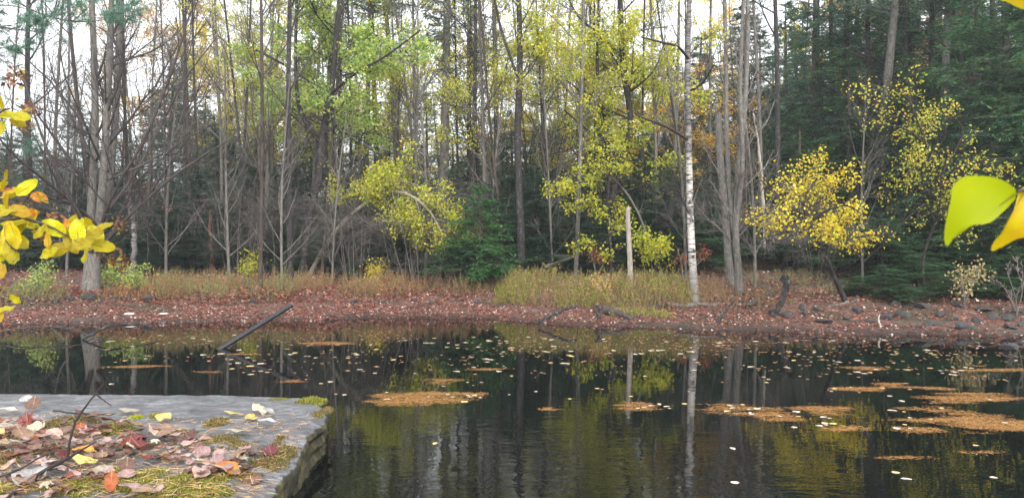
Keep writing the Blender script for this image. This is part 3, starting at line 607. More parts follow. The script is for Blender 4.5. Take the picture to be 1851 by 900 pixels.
# ================================================================== GROUND, WATER
xs = np.concatenate([np.linspace(-600, -40, 30), np.linspace(-38, -14, 60), np.linspace(-13.9, 12, 330), np.linspace(12.2, 40, 60), np.linspace(42, 600, 30)])
ys = np.concatenate([np.linspace(-60, 0, 20), np.linspace(.3, 11.5, 40), np.linspace(11.6, 20, 130), np.linspace(20.2, 50, 90), np.linspace(51, 900, 50)])
X, Y = np.meshgrid(xs, ys); Z = ground(X, Y)
Z = Z+np.where((abs(X) > 14) & (Y < 11), 1.2*sstep(12, 22, abs(X)), 0)
gb = Buf(); nx, ny = len(xs), len(ys); I = np.arange(nx*ny).reshape(ny, nx)
gb.add(np.stack([X, Y, Z], -1), np.stack([I[:-1, :-1], I[:-1, 1:], I[1:, 1:], I[1:, :-1]], -1).reshape(-1, 4))
m, nt, b = newmat('forest_floor')
n1 = noise(nt, 9, mapped(nt), 8, .75); n2 = noise(nt, .9, mapped(nt), 4)
col = ramp(nt, n1, [(.32, S(44, 34, 30)), (.5, S(96, 70, 62)), (.68, S(140, 108, 96))])
col = mix(nt, ramp(nt, n2, [(.5, (0, 0, 0)), (.66, (1, 1, 1))]), col, ramp(nt, n1, [(.35, S(40, 38, 32)), (.6, S(84, 78, 60))]))
gp_ = nt.nodes.new('ShaderNodeNewGeometry'); gz = nt.nodes.new('ShaderNodeSeparateXYZ'); nt.links.new(gp_.outputs['Position'], gz.inputs[0])
wet = ramp(nt, math_(nt, 'ADD', gz.outputs[2], math_(nt, 'MULTIPLY', n2, .12)), [(.08, (1, 1, 1)), (.15, (0, 0, 0))])
col = mix(nt, math_(nt, 'MULTIPLY', wet, .8), col, S(42, 33, 30)); b.inputs['Roughness'].default_value = .95
nt.links.new(math_(nt, 'SUBTRACT', .95, math_(nt, 'MULTIPLY', wet, .55)), b.inputs['Roughness'])
nt.links.new(col, b.inputs['Base Color']); bump(nt, b, n1, .8, .05)
props(obj('ground', gb.mesh('ground', m, True)), kind='structure')

m, nt, b = newmat('pond_water')
b.inputs['Base Color'].default_value = (.004, .005, .005, 1); b.inputs['Roughness'].default_value = .0; b.inputs['IOR'].default_value = 1.333
w1 = noise(nt, 1.0, mapped(nt, (2.2, 5.5, 1)), 2, .5, .4); w2 = noise(nt, 1.0, mapped(nt, (9, 20, 1), (3, 1, 0)), 2, .5, .3)
zone = ramp(nt, noise(nt, .35, mapped(nt, (1, .8, 1)), 2), [(.4, (.3, .3, .3)), (.62, (1.6, 1.6, 1.6))])
tc = nt.nodes.new('ShaderNodeTexCoord'); sp = nt.nodes.new('ShaderNodeSeparateXYZ'); nt.links.new(tc.outputs['Object'], sp.inputs[0])
far = ramp(nt, math_(nt, 'MULTIPLY', sp.outputs[1], .05), [(.24, (1, 1, 1)), (.42, (.12, .12, .12))])
hgt = math_(nt, 'MULTIPLY', math_(nt, 'MULTIPLY', math_(nt, 'ADD', w1, math_(nt, 'MULTIPLY', w2, .3)), zone), far)
bump(nt, b, hgt, 1.0, .0034)
wb = Buf(); wb.add([(-70, -30, 0), (70, -30, 0), (70, 24, 0), (-70, 24, 0)], [[0, 1, 2, 3]])
props(obj('water', wb.mesh('water', m)), kind='structure')

# ------------------------------------------------------------------ leaf litter on the bank
M['litter'] = leaf_mat('dead_leaves', [S(138, 84, 72), S(116, 66, 58), S(154, 96, 80), S(170, 126, 112), S(98, 56, 48), S(134, 76, 60), S(214, 196, 188), S(146, 94, 80), S(84, 56, 48), S(166, 110, 84), S(122, 80, 70), S(106, 68, 60)], .15, .5)
M['litter_red'] = leaf_mat('red_dead_leaves', [S(146, 86, 72), S(162, 104, 84), S(128, 74, 64), S(172, 120, 96), S(110, 70, 60)], .2)
rg = np.random.default_rng(5)
def scatter_flat(buf, n, fx, size, lift=.012, tilt=.35, m=0, asp=.65):
    x, y = fx(n); z = ground(x, y)+rg.uniform(.002, lift, len(x)); N = len(x)
    a = rg.uniform(0, 2*PI, N); d = np.stack([np.cos(a), np.sin(a), rg.normal(size=N)*tilt*.6], 1)
    nn = np.array([0, 0, 1.])+rg.normal(size=(N, 3))*tilt; ln = size*rg.uniform(.55, 1.35, N)
    cards(buf, np.stack([x, y, z], 1), d, nn, ln, ln*asp, m, .08)
lb = Buf()
def f1(n):
    x = rg.uniform(-15, 12, n); u = rg.uniform(-.12, 2.7, n)
    dens = np.interp(x, [-15, -1, 0, 12], [1, .95, .55, .5])*np.where(u < 1.9, 1, .8)*np.clip(.25+3.2*(fbm(x*1.6, u*3.2, 15, 3)-.36), .12, 1)
    k = rg.random(n) < dens; x = x[k]; u = u[k]; return x, shore(x)+u
def f2(n):
    x = rg.uniform(-22, 22, n); u = 2.5+18*rg.random(n)**1.5; k = rg.random(n) < 1-.6*sstep(4.5, 7, x)*sstep(3, 4.5, u); return x[k], (shore(x)+u)[k]
scatter_flat(lb, 110000, f1, .046, .02, .5); scatter_flat(lb, 60000, f2, .07, .05, .6)
props(obj('leaf_litter', lb.mesh('leaf_litter', M['litter'])), 'pinkish brown fallen leaves covering the far bank', 'fallen leaves', None, 'stuff')
lb = Buf()
def f3(n):
    x = rg.uniform(3, 8.5, n); u = 1.2+4*rg.random(n); k = rg.random(n) < .55*vn(x*1.3, u*1.3, 3)**1.5*1.6*(1-.6*sstep(6, 7, x)); return x[k], (shore(x)+u)[k]
def f4(n):
    x = rg.uniform(-13, -1, n); u = 2.2+2.2*rg.random(n); k = vn(x*1.1, u*2, 3) > .45; return x[k], (shore(x)+u)[k]
scatter_flat(lb, 5200, f3, .07, .05, .6); scatter_flat(lb, 7000, f4, .075, .08, .6)
props(obj('leaf_litter', lb.mesh('red_litter', M['litter_red'])), 'rust red fallen leaves on the ledge of the far bank', 'fallen leaves', None, 'stuff')

# fallen twigs among the litter
N = 420; x = rg.uniform(-13, 9.5, N); y = shore(x)+.15+5*rg.random(N)**1.4; a_ = rg.uniform(0, 6.28, N); L_ = rg.uniform(.12, .7, N)*rg.uniform(.4, 1, N)
tt_ = np.linspace(-.5, .5, 5)[None]; bx = x[:, None]+np.cos(a_)[:, None]*L_[:, None]*tt_+rg.normal(size=(N, 5))*.012; by = y[:, None]+np.sin(a_)[:, None]*L_[:, None]*tt_+rg.normal(size=(N, 5))*.012
bf = Buf(); tubes(bf, np.stack([bx, by, ground(bx, by)+.02+rg.random((N, 5))*.015], -1), (rg.uniform(.003, .009, N)[:, None]*np.linspace(1, .4, 5)[None]), 4)
props(obj('twig_debris', bf.mesh('twig_debris', [M['twig_mid']])), 'small dead sticks strewn through the leaf litter of the bank', 'fallen sticks', None, 'stuff')

# ------------------------------------------------------------------ weeds on the bank
def weeds(name, n, fx, h, mat, label, lean=.4, nl=7, lsz=.045, seed=1, bl=.0035):
    r = np.random.default_rng(seed); x, y, hh = fx(n, r); N = len(x); z = ground(x, y)-.02
    P = np.empty((N, 4, 3)); P[:, 0] = np.stack([x, y, z], 1); d = nrm(np.stack([r.normal(size=N)*lean, r.normal(size=N)*lean, np.ones(N)], 1))
    L = h*hh*r.uniform(.5, 1.2, N)
    for j in range(1, 4):
        d = nrm(d+r.normal(size=(N, 3))*.12); P[:, j] = P[:, j-1]+d*(L/3)[:, None]
    bf = Buf(); tubes(bf, P, (bl*np.linspace(1, .4, 4))[None].repeat(N, 0), 3, 1)
    leaves_on(bf, P, nl, lsz, .1, 1, .012, -.1, 0, r, .32)
    return props(obj('weeds', bf.mesh(name, [M[mat], M['weed_stem']])), label, 'weeds', None, 'stuff')
M['weed_stem'] = bark_mat('weed_stem', S(104, 84, 66), S(150, 124, 96), st=0)
M['weed_yg'] = leaf_mat('weed_yellow_green', [S(150, 164, 58), S(172, 176, 66), S(124, 146, 58), S(160, 142, 70), S(132, 108, 66), S(112, 134, 60)], .35)
M['weed_br'] = leaf_mat('weed_brown', [S(120, 90, 64), S(136, 106, 70), S(106, 82, 62), S(150, 118, 80), S(122, 120, 66), S(148, 92, 64), S(104, 108, 60)], .3)
M['weed_or'] = leaf_mat('weed_orange', [S(190, 124, 76), S(176, 138, 70), S(200, 156, 80), S(160, 96, 72), S(150, 140, 74)], .35)
M['weed_gr'] = leaf_mat('weed_green', [S(112, 140, 74), S(132, 156, 82), S(148, 160, 78), S(96, 126, 70)], .35)
def wx(px0, px1, u0, u1, fall=.6, nse=(1.2, 1.5), thr=.2):
    def f(n, r):
        u = u0+(u1-u0)*r.random(n); px = r.uniform(px0, px1, n); x = (px-CX)/F*17.5; y = shore(x)+u
        v = vn(x*nse[0]+7, y*nse[1], 12); k = v > thr; e = sstep(px0, px0+(px1-px0)*.12, px)*sstep(px1, px1-(px1-px0)*.12, px)
        return x[k], y[k], (.35+.65*e[k])*(.5+.75*v[k])
    return f
weeds('weeds_mid', 2100, wx(895, 1235, 1.9, 4.4, thr=.36, nse=(2.6, 2.6)), .54, 'weed_yg', 'tall yellow green weeds between the black trunk and the birch', seed=1, nl=10, lsz=.06)
weeds('weeds_mid_brown', 1900, wx(880, 1330, 1.8, 4, thr=.35, nse=(2.2, 2.2)), .5, 'weed_br', 'brown weeds round the foot of the white snag', seed=2)
weeds('weeds_left', 2600, wx(190, 900, 2.5, 4.4, thr=.5, nse=(2.4, 2.4)), .44, 'weed_br', 'low brown weeds along the ledge of the bank', seed=3)
weeds('weeds_orange', 1500, wx(190, 760, 2.4, 4, thr=.55, nse=(1.2, 1.6)), .42, 'weed_or', 'orange tinted weeds in patches left of the arching tree', seed=4)
weeds('weeds_green', 2600, wx(40, 860, 2.4, 4.2, thr=.55, nse=(1.7, 1.4)), .52, 'weed_gr', 'green weeds in clumps on the left bank', seed=6, lsz=.05)
weeds('weeds_foot', 260, wx(1075, 1170, 1.0, 1.6, thr=.0), .16, 'weed_yg', 'tuft of pale green grass beside the rotten log', seed=7)
weeds('weeds_right', 1500, wx(1330, 1850, 2.2, 7, thr=.5), .28, 'weed_gr', 'sparse green undergrowth on the dark right slope', seed=8)
# small shrubs with their own look along the ledge
for px, py, col, lab, s in [(70, 525, 'leaf_lg', 'low pale green bush near the left end of the bank', .55), (245, 520, 'leaf_lg', 'low green bush just right of the forking maple', .5), (450, 505, 'leaf_yg', 'olive green bush on the ledge above the black pole', .6), (680, 505, 'leaf_y', 'tiny bright yellow bush under the arching tree', .42),
                            (200, 512, 'leaf_lg', 'small green seedling at the foot of the forking maple', .35), (1085, 535, 'leaf_orange', 'orange tinted bush in the tall weeds', .4)]:
    d = gd(px, py+10); p = at(px, py, d)
    broadleaf('small_bush', 'bush', path=[smooth_path([(0, 0, 0), (x*.5*s, y*.4*s, .5*s), (x*s, y*s, 1.1*s)], 8) for x, y in ((.3, .1), (-.35, .1), (.1, -.3), (-.1, .3))], rad=[np.linspace(.008, .003, 8)]*4,
              n1=26, n2=90, n3=130, start=.1, lf1=(.3, .6), seed=int(px), leaf=col, k=3, size=.05, loc=(p[0], d, float(ground(p[0], d))-.02), label=lab)

# ------------------------------------------------------------------ stones of the bank
def rock_mesh(name, mat, seed, sub=3, flat=.6):
    import bmesh
    bm = bmesh.new(); bmesh.ops.create_icosphere(bm, subdivisions=sub, radius=1)
    r = np.random.default_rng(seed); planes = nrm(r.normal(size=(9, 3))); dist = r.uniform(.55, .85, 9)
    for v in bm.verts:
        c = np.array(v.co)
        for pl, ds in zip(planes, dist):
            k = c@pl
            if k > ds: c = c-pl*(k-ds)*.9
        c = c*(1+.12*(float(fbm(c[0]*2+seed, c[1]*2+c[2]*1.7, seed))-.5)); c[2] *= flat
        v.co = c
    me = bpy.data.meshes.new(name); bm.to_mesh(me); bm.free(); me.materials.append(mat)
    for p in me.polygons: p.use_smooth = False
    return me
m, nt, b = newmat('stone'); n1 = noise(nt, 5, mapped(nt), 7, .7)
col = ramp(nt, n1, [(.3, S(34, 34, 38)), (.6, S(74, 72, 76)), (.75, S(112, 110, 110))])
col = mix(nt, ramp(nt, noise(nt, 2, mapped(nt), 3), [(.55, (0, 0, 0)), (.65, (1, 1, 1))]), col, S(72, 78, 58)); nt.links.new(col, b.inputs['Base Color']); b.inputs['Roughness'].default_value = .85; bump(nt, b, n1, .6, .05)
M['stone'] = m
m, nt, b = newmat('pale_stone'); b.inputs['Base Color'].default_value = S(220, 214, 212); b.inputs['Roughness'].default_value = .6; M['pale_stone'] = m
RK = [rock_mesh('rock', M['stone'], s) for s in (1, 2, 3, 4)]
stones = [(1398, 565, 22), (1425, 570, 26), (1455, 568, 16), (1488, 580, 26), (1500, 592, 12), (1575, 578, 22), (1600, 572, 30), (1632, 570, 28), (1655, 590, 22), (1683, 586, 16), (1720, 576, 20), (1745, 590, 34), (1765, 580, 22), (1795, 572, 26), (1822, 576, 20), (1828, 590, 24), (1700, 568, 22),
          (1850, 585, 22), (1530, 575, 16), (1550, 562, 18), (1780, 558, 24), (1620, 550, 20), (1668, 552, 26), (1730, 550, 22), (1450, 556, 16), (1380, 548, 14), (1475, 560, 14), (1840, 562, 20), (1328, 552, 10),
          (100, 543, 16), (125, 540, 18), (162, 537, 22), (185, 540, 18), (232, 540, 12), (270, 540, 22), (290, 541, 14), (460, 545, 14), (585, 541, 12), (640, 545, 14), (690, 546, 12), (320, 540, 12), (862, 546, 12), (60, 541, 14), (780, 548, 14)]
for i, (px, py, w) in enumerate(stones):
    d = gd(px, py+w*.15); X0 = (px-CX)/F*d; s = w/2/F*d*1.15
    o = obj('shore_rock', RK[i % 4], None, (X0, d, float(ground(X0, d))+s*.12)); o.scale = (s*(1+.35*math.sin(i*2.3)), s*(.9+.2*math.sin(i*5.1)), s*(.95+.5*math.sin(i*3.7))); o.rotation_euler = (.3*math.sin(i*1.3), .3*math.cos(i*2.9), i*1.7)
    where = ('on the right bank between the yellow tree and the birch' if px < 1540 else 'on the right bank below the hemlocks' if px < 1700 else 'at the right end of the bank') if px > 1300 else ('near the foot of the forking maple' if px < 250 else 'along the ledge left of the black pole' if px < 480 else 'along the ledge right of the black pole')
    props(o, ('broad ' if w > 23 else 'mid sized ' if w > 15 else 'small ')+'grey stone '+where, 'rock', 'grey stones along the bank')
props(obj('shore_rock', RK[2], None, (*water_at(1825, 632), .03)), 'round dark wet stone standing in the water at the right', 'rock', 'grey stones along the bank').scale = (.13, .1, .13)
for px, w, lab in ((235, 26, 'wider white stone lying on the left leaf litter'), (296, 20, 'smaller white stone on the leaf litter, nearer the black pole')):
    d = gd(px, 569); X0 = (px-CX)/F*d; s = w/2/F*d
    o = obj('white_stone', rock_mesh('white_stone', M['pale_stone'], px, 3, .22), None, (X0, d, float(ground(X0, d))+.015)); o.scale = (s, s*.5, s*.9); props(o, lab, 'rock')

# ------------------------------------------------------------------ dead wood on the shore
def stick(name, cat, label, pts, mat='bark_brown', sub=0, seed=1, k=9, lumps=.12, n=22, nlen=(.1, .25)):
    """pts: (px, py, distance, width px)"""
    P = np.array([at(p[0], p[1], p[2]) for p in pts]); b0 = P[0].copy(); R = [p[3]/2/F*p[2] for p in pts]
    path = smooth_path(P-b0, n); rr = np.interp(np.linspace(0, 1, n), np.linspace(0, 1, len(R)), R)
    r = np.random.default_rng(seed); rr = rr*(1+r.normal(size=n)*lumps); path = path+r.normal(size=path.shape)*rr[:, None]*.25
    path = np.vstack([path[:1]-1e-3*(path[1]-path[0]), path, path[-1:]+1e-3*(path[-1]-path[-2])]); rr = np.concatenate([[.001], rr, [.001]])
    bf = Buf(); tubes(bf, path, rr, k)
    t = thing(name, label, cat, b0); obj('stem', bf.mesh(name, M[mat], True), t)
    if sub:
        for q in range(sub):
            sb = Buf(); P1, R1 = grow(path[None, 1:-1], rr[None, 1:-1], 1, .15, .98, (25, 60), nlen, 6, .12, .03, .5, r, .3, .003); tubes(sb, P1, R1, 4)
            P2, R2 = grow(P1, R1, 3, .2, 1, (25, 60), (.3, .6), 4, .12, .0, .5, r, .3, .002); tubes(sb, P2, R2, 3)
            obj('twig', sb.mesh(name+'_tw', M[mat], True), t)
    return t
def gp(px, py, w, lift=None, dd=0):
    lift = w*.45 if lift is None else lift
    d = gd(px, py)+dd if py < 592 and not (px < 900 and py > 580) else F*H/(py-CY)
    return (px, py-lift, d, w)
stick('rotten_log', 'log', 'thick rotten log lying on the mud beside the pond', [gp(1078, 566, 11), gp(1095, 568, 15), gp(1118, 573, 14), gp(1142, 580, 8)], 'bark_brown', 0, 1, 10, .15)
stick('log_stub', 'stump', 'upright broken stub at the left end of the rotten log', [gp(1083, 578, 8), (1082, 566, gd(1083, 578), 8), (1086, 556, gd(1083, 578), 10), (1076, 551, gd(1083, 578), 5)], 'bark_brown', 0, 2)
d0 = F*H/(573-CY)
stick('driftwood_branch', 'branch', 'thin dark branch sloping into the water left of the rotten log', [(974, 580, 14.15, 5), (1000, 568, 14.2, 6), (1020, 559, 14.3, 6), (1042, 554, 14.5, 4)], 'bark_dark', 0, 3)
stick('fallen_branch', 'branch', 'crooked dead branch reaching from the rotten log towards the birch', [gp(1140, 577, 5), gp(1165, 568, 5), gp(1190, 556, 6), gp(1212, 545, 6), gp(1240, 552, 6)], 'bark_brown', 3, 4)
stick('fallen_branch', 'branch', 'low root like branch lying across the foot of the white birch', [gp(1205, 552, 7), gp(1235, 556, 9), gp(1262, 554, 8), gp(1290, 555, 7), gp(1312, 550, 4)], 'bark_grey', 2, 5)
stick('fallen_log', 'log', 'short mossy log leaning up the slope right of the split stems', [gp(1352, 557, 10), gp(1368, 549, 10), gp(1386, 538, 9), gp(1400, 532, 5)], 'bark_brown', 0, 6)
stick('broken_branch', 'branch', 'forked dark branch poking out of the water below the split stems', [(1295, 592, F*H/(592-CY), 8), (1300, 575, 13.9, 7), (1312, 560, 14.1, 5), (1326, 545, 14.3, 4)], 'bark_dark', 3, 7)
gg = gd(1402, 575)
stick('dead_stump', 'stump', 'curved dark dead stem standing on the bank under the yellow tree', [(1400, 580, gg, 12), (1404, 560, gg, 10), (1416, 540, gg, 9), (1421, 515, gg, 11), (1417, 500, gg, 14)], 'bark_dark', 2, 8)
d0 = F*H/(600-CY)
stick('driftwood_branch', 'branch', 'tiny pale forked stick at the waterline of the right bank', [(1588, 598, d0, 4), (1592, 590, d0, 4), (1588, 578, d0+.1, 3), (1590, 568, d0+.2, 2)], 'bark_pale', 1, 9)
stick('fallen_branch', 'branch', 'long thin pole lying on the dark slope behind the yellow weeds', [(1000, 462, 20, 5), (1040, 463, 20.5, 5), (1075, 458, 21, 4)], 'bark_pale', 4, 10)
stick('fallen_branch', 'branch', 'thin fallen stem sloping across the dark slope behind the yellow weeds', [(985, 482, 19.5, 5), (1020, 470, 20, 5), (1060, 455, 20.5, 4)], 'bark_grey', 4, 11)
stick('dead_sapling', 'dead tree', 'thin bare stem leaning left above the white snag', [(1190, 470, 19, 4), (1168, 420, 19, 4), (1140, 360, 19, 4), (1105, 318, 19, 3)], 'bark_grey', 5, 12)
stick('fallen_branch', 'branch', 'pale dead branch lying on the right slope beneath the hemlock boughs', [(1495, 555, gd(1495, 555), 5), (1530, 548, gd(1530, 548), 5), (1570, 538, gd(1570, 538), 4)], 'bark_grey', 4, 13)
stick('dead_sapling', 'dead tree', 'bleached thin dead stem rising between the split stems and the yellow crown', [(1382, 450, 18, 5), (1378, 340, 18, 5), (1372, 270, 18, 4), (1362, 205, 18, 3)], 'bark_pale', 6, 14)
gg = gd(238, 500)
stick('dead_birch', 'dead tree', 'short leaning white birch snag right of the forking maple', [(236, 502, gg, 9), (243, 460, gg, 9), (240, 400, gg, 9), (231, 345, gg, 8)], 'bark_birch', 0, 15, 10, .04)
gg = gd(383, 498)
stick('dead_conifer', 'dead tree', 'reddish broken trunk between the forking maple and crooked tree', [(383, 500, gg, 9), (383, 470, gg, 8), (381, 440, gg, 7), (379, 405, gg, 4), (380, 380, gg, 2)], 'bark_red', 5, 16, 9, .05)
stick('leaning_tree', 'tree', 'dark bent trunk arching low beside the right edge', [(1838, 560, 16.5, 30), (1822, 520, 17, 22), (1815, 470, 17.5, 20), (1812, 400, 18, 16), (1810, 250, 18.5, 12)], 'bark_dark', 8, 17)
# arcs of sunken boughs at the left
def wa(px, py, w, up=0):
    d = F*H/(py-CY); return (px, py-up*F/d, d, w)
stick('sunken_bough', 'branch', 'arched bare bough rising from the water left of the black pole', [wa(148, 614, 5), (170, 602, 12, 5), (200, 589, 12.2, 4), (240, 586, 12.5, 3), (285, 592, 12.6, 2)], 'bark_dark', 6, 18, 5)
stick('sunken_bough', 'branch', 'long thin bough arching over the water at the left edge', [(-30, 606, 12.1, 3), (30, 594, 12.2, 3), (90, 590, 12.3, 3), (140, 598, 12.2, 2), (170, 612, 12.1, 2)], 'bark_brown', 3, 19, 5)
stick('sunken_bough', 'branch', 'thin stick dipping into the water behind the arched bough', [wa(118, 615, 2), (106, 604, 12.1, 2), (93, 593, 12.2, 2)], 'bark_brown', 0, 20, 5)
# the black pole
p0 = at(400, 630, F*H/180); p1 = at(528, 551, 11.6); dr = (p1-p0); p_ = p0-dr*.8
m, nt, b = newmat('pole_paint'); b.inputs['Base Color'].default_value = (.035, .036, .045, 1); b.inputs['Roughness'].default_value = .32
n1 = noise(nt, 30, mapped(nt), 4); nt.links.new(ramp(nt, n1, [(.4, (.008, .008, .011)), (.7, (.025, .026, .034))]), b.inputs['Base Color'])
M['pole'] = m; m2, nt, b = newmat('pole_inside'); b.inputs['Base Color'].default_value = (.25, .25, .26, 1); b.inputs['Roughness'].default_value = .5
bf = Buf(); L = smooth_path([(0, 0, 0), p1-p_], 30); tubes(bf, L, np.full(30, .034), 20)
t = thing('leaning_pole', 'smooth black pipe slanting up out of the still water', 'pole', p_); obj('pipe', bf.mesh('pipe', M['pole'], True), t)
bf = Buf(); e = nrm(dr[None])[0]; tubes(bf, np.array([p1-p_-e*.004, p1-p_-e*.001, p1-p_+e*.004, p1-p_+e*.005]), np.array([.025, .035, .035, .002]), 20)
obj('end_cap', bf.mesh('end_cap', m2, True), t)
# mossy green block at the waterline
import bmesh
bm = bmesh.new(); bmesh.ops.create_cube(bm, size=1); bmesh.ops.bevel(bm, geom=bm.edges[:], offset=.06, segments=2, affect='EDGES')
for v in bm.verts: v.co = (v.co[0]*.15, v.co[1]*.12, v.co[2]*.09+.004*math.sin(v.co[0]*30))
me = bpy.data.meshes.new('green_block'); bm.to_mesh(me); bm.free()
m, nt, b = newmat('mossy_paint'); nt.links.new(ramp(nt, noise(nt, 12, mapped(nt), 4), [(.4, S(58, 84, 70)), (.65, S(96, 124, 108))]), b.inputs['Base Color']); b.inputs['Roughness'].default_value = .8; me.materials.append(m)
d = F*H/(580-CY); o = obj('block', me, None, ((1057-CX)/F*d, d, .05)); o.rotation_euler = (.05, .1, .3); props(o, 'small greenish block in the shallows left of the rotten log', 'block')
# ================================================================== WHITE PINE whose boughs reach in at the upper left
rg = np.random.default_rng(77)
d = 17.5; Xb = (-110-CX)/F*d; zb = float(ground(Xb, d))
t = thing('white_pine', 'soft blue green pine boughs reaching in at the upper left corner', 'tree', (Xb, d, zb-.05))
tb = Buf(); tp = up_path(11, .2, 12, .05, rg); tubes(tb, tp, .19*(1-np.linspace(0, 1, 12))**.8+.02, 10)
o0 = np.array([Xb, d, zb-.05]); B = []
for pts in ([(-110, 10, d), (-20, -20, d-.3), (70, 25, d-.8), (150, 40, d-1.2), (212, 32, d-1.4)], [(-110, 90, d), (-40, 50, d-.4), (40, 55, d-.8), (95, 62, d-1)], [(-110, -60, d), (-10, -50, d-.5), (90, -25, d-1), (170, -5, d-1.4), (230, -25, d-1.6)],
            [(-110, 60, d), (-50, 20, d-.8), (10, 10, d-1.4), (60, 20, d-1.8)], [(-110, 250, d), (-50, 240, d-.5), (10, 250, d-.8), (55, 262, d-1)], [(-110, 180, d), (-60, 120, d-.3), (-10, 88, d-.6), (30, 92, d-.7)], [(-110, -100, d), (0, -90, d+.5), (120, -60, d+.5), (200, -70, d+.4)]):
    B.append(smooth_path([at(*p)-o0 for p in pts], 12))
B = np.array(B); RB = (.028*np.linspace(1, .2, 12))[None].repeat(len(B), 0); tubes(tb, B, RB, 6)
B2, R2 = grow(B, RB, 80, .25, 1, (25, 60), (.12, .24), 6, .1, .03, .5, rg, .3, .004, flat=.5); tubes(tb, B2, R2, 4)
B3, R3 = grow(B2, R2, 260, .1, 1, (25, 55), (.3, .6), 4, .1, .03, .5, rg, .3, .003, flat=.4); tubes(tb, B3, R3, 3)
obj('trunk', tb.mesh('pine_trunk', M['bark_brown'], True), t)
cb = Buf()
for PP, k in ((B2, 60), (B3, 60)):
    c, T = on_paths(PP, k, .3, 1, rg); N = len(c); ln = rg.uniform(.08, .14, N)
    cards(cb, c, nrm(T*.8+rg.normal(size=(N, 3))*.6+np.array([0, 0, .15])), rg.normal(size=(N, 3)), ln, np.full(N, .009), 0)
obj('crown', cb.mesh('pine_crown', M['pine']), t)

# ================================================================== LEAVES seen close
def leaf_shape(kind, rng, n=44):
    th = np.linspace(-PI/2, 1.5*PI, n, endpoint=False)         # from the stalk, counter clockwise
    def dd(a): return np.abs((th-a+PI) % (2*PI)-PI)
    if kind == 'maple':
        r = .30+0*th
        for a, L, w in ((90, 1, 15), (42, .86, 15), (138, .86, 15), (-8, .56, 14), (188, .56, 14)):
            r = np.maximum(r, L*.62*(1-np.clip(dd(math.radians(a))/math.radians(w*1.9), 0, 1))**.9+.0)
        r = r*(1+.06*np.sin(th*23)); c = np.array([0, .38])
    elif kind == 'heart':
        r = .44*(1-.28*np.exp(-(dd(-PI/2)/.35)**2)+.28*np.exp(-(dd(PI/2)/.3)**2)); c = np.array([0, .38])
    else:
        r = .5/np.sqrt((np.cos(th)/.58)**2+np.sin(th)**2)*(1+.12*np.exp(-(dd(PI/2)/.2)**2)+.1*np.exp(-(dd(-PI/2)/.25)**2))*(1+.025*np.sin(th*9)); c = np.array([0, .5])
    return np.stack([np.cos(th)*r+c[0], np.sin(th)*r+c[1]], 1), c
def leaf_mesh(name, kind, mat, seed, curl=.25, stalk=.3, wav=.03, thick=.003):
    rng = np.random.default_rng(seed); o, c = leaf_shape(kind, rng); n = len(o)
    rings = [0.02, .3, .55, .78, 1.]; V = np.concatenate([c+(o-c)*r for r in rings])
    a, b_ = rng.uniform(-1, 1, 2)*curl; ph = rng.uniform(0, 6, 3)
    x, y = V[:, 0], V[:, 1]-.5
    z = a*1.6*x*x+b_*y*y+curl*.5*abs(x)+wav*np.sin(x*9+ph[0])*np.cos(y*8+ph[1])+wav*np.sin(np.arctan2(y, x)*5+ph[2])*(x*x+y*y)*3
    z = z-z.min()
    V = np.stack([x, y+.5, z], 1); I = np.arange(5*n).reshape(5, n); A = I[:-1]; D = I[1:]
    bf = Buf(); bf.add(V, np.stack([A, np.roll(A, -1, 1), np.roll(D, -1, 1), D], -1).reshape(-1, 4))
    if stalk:
        sp = smooth_path([(0, c[1], V[:n, 2].mean()), (0, .02, float(z[4*n])+.004), (.06, -stalk*.5, .03), (.03, -stalk, .02)], 8)
        tubes(bf, sp, np.full(8, .011), 4, 1)
    me = bf.mesh(name, [mat, M['stalk']], True)
    return me
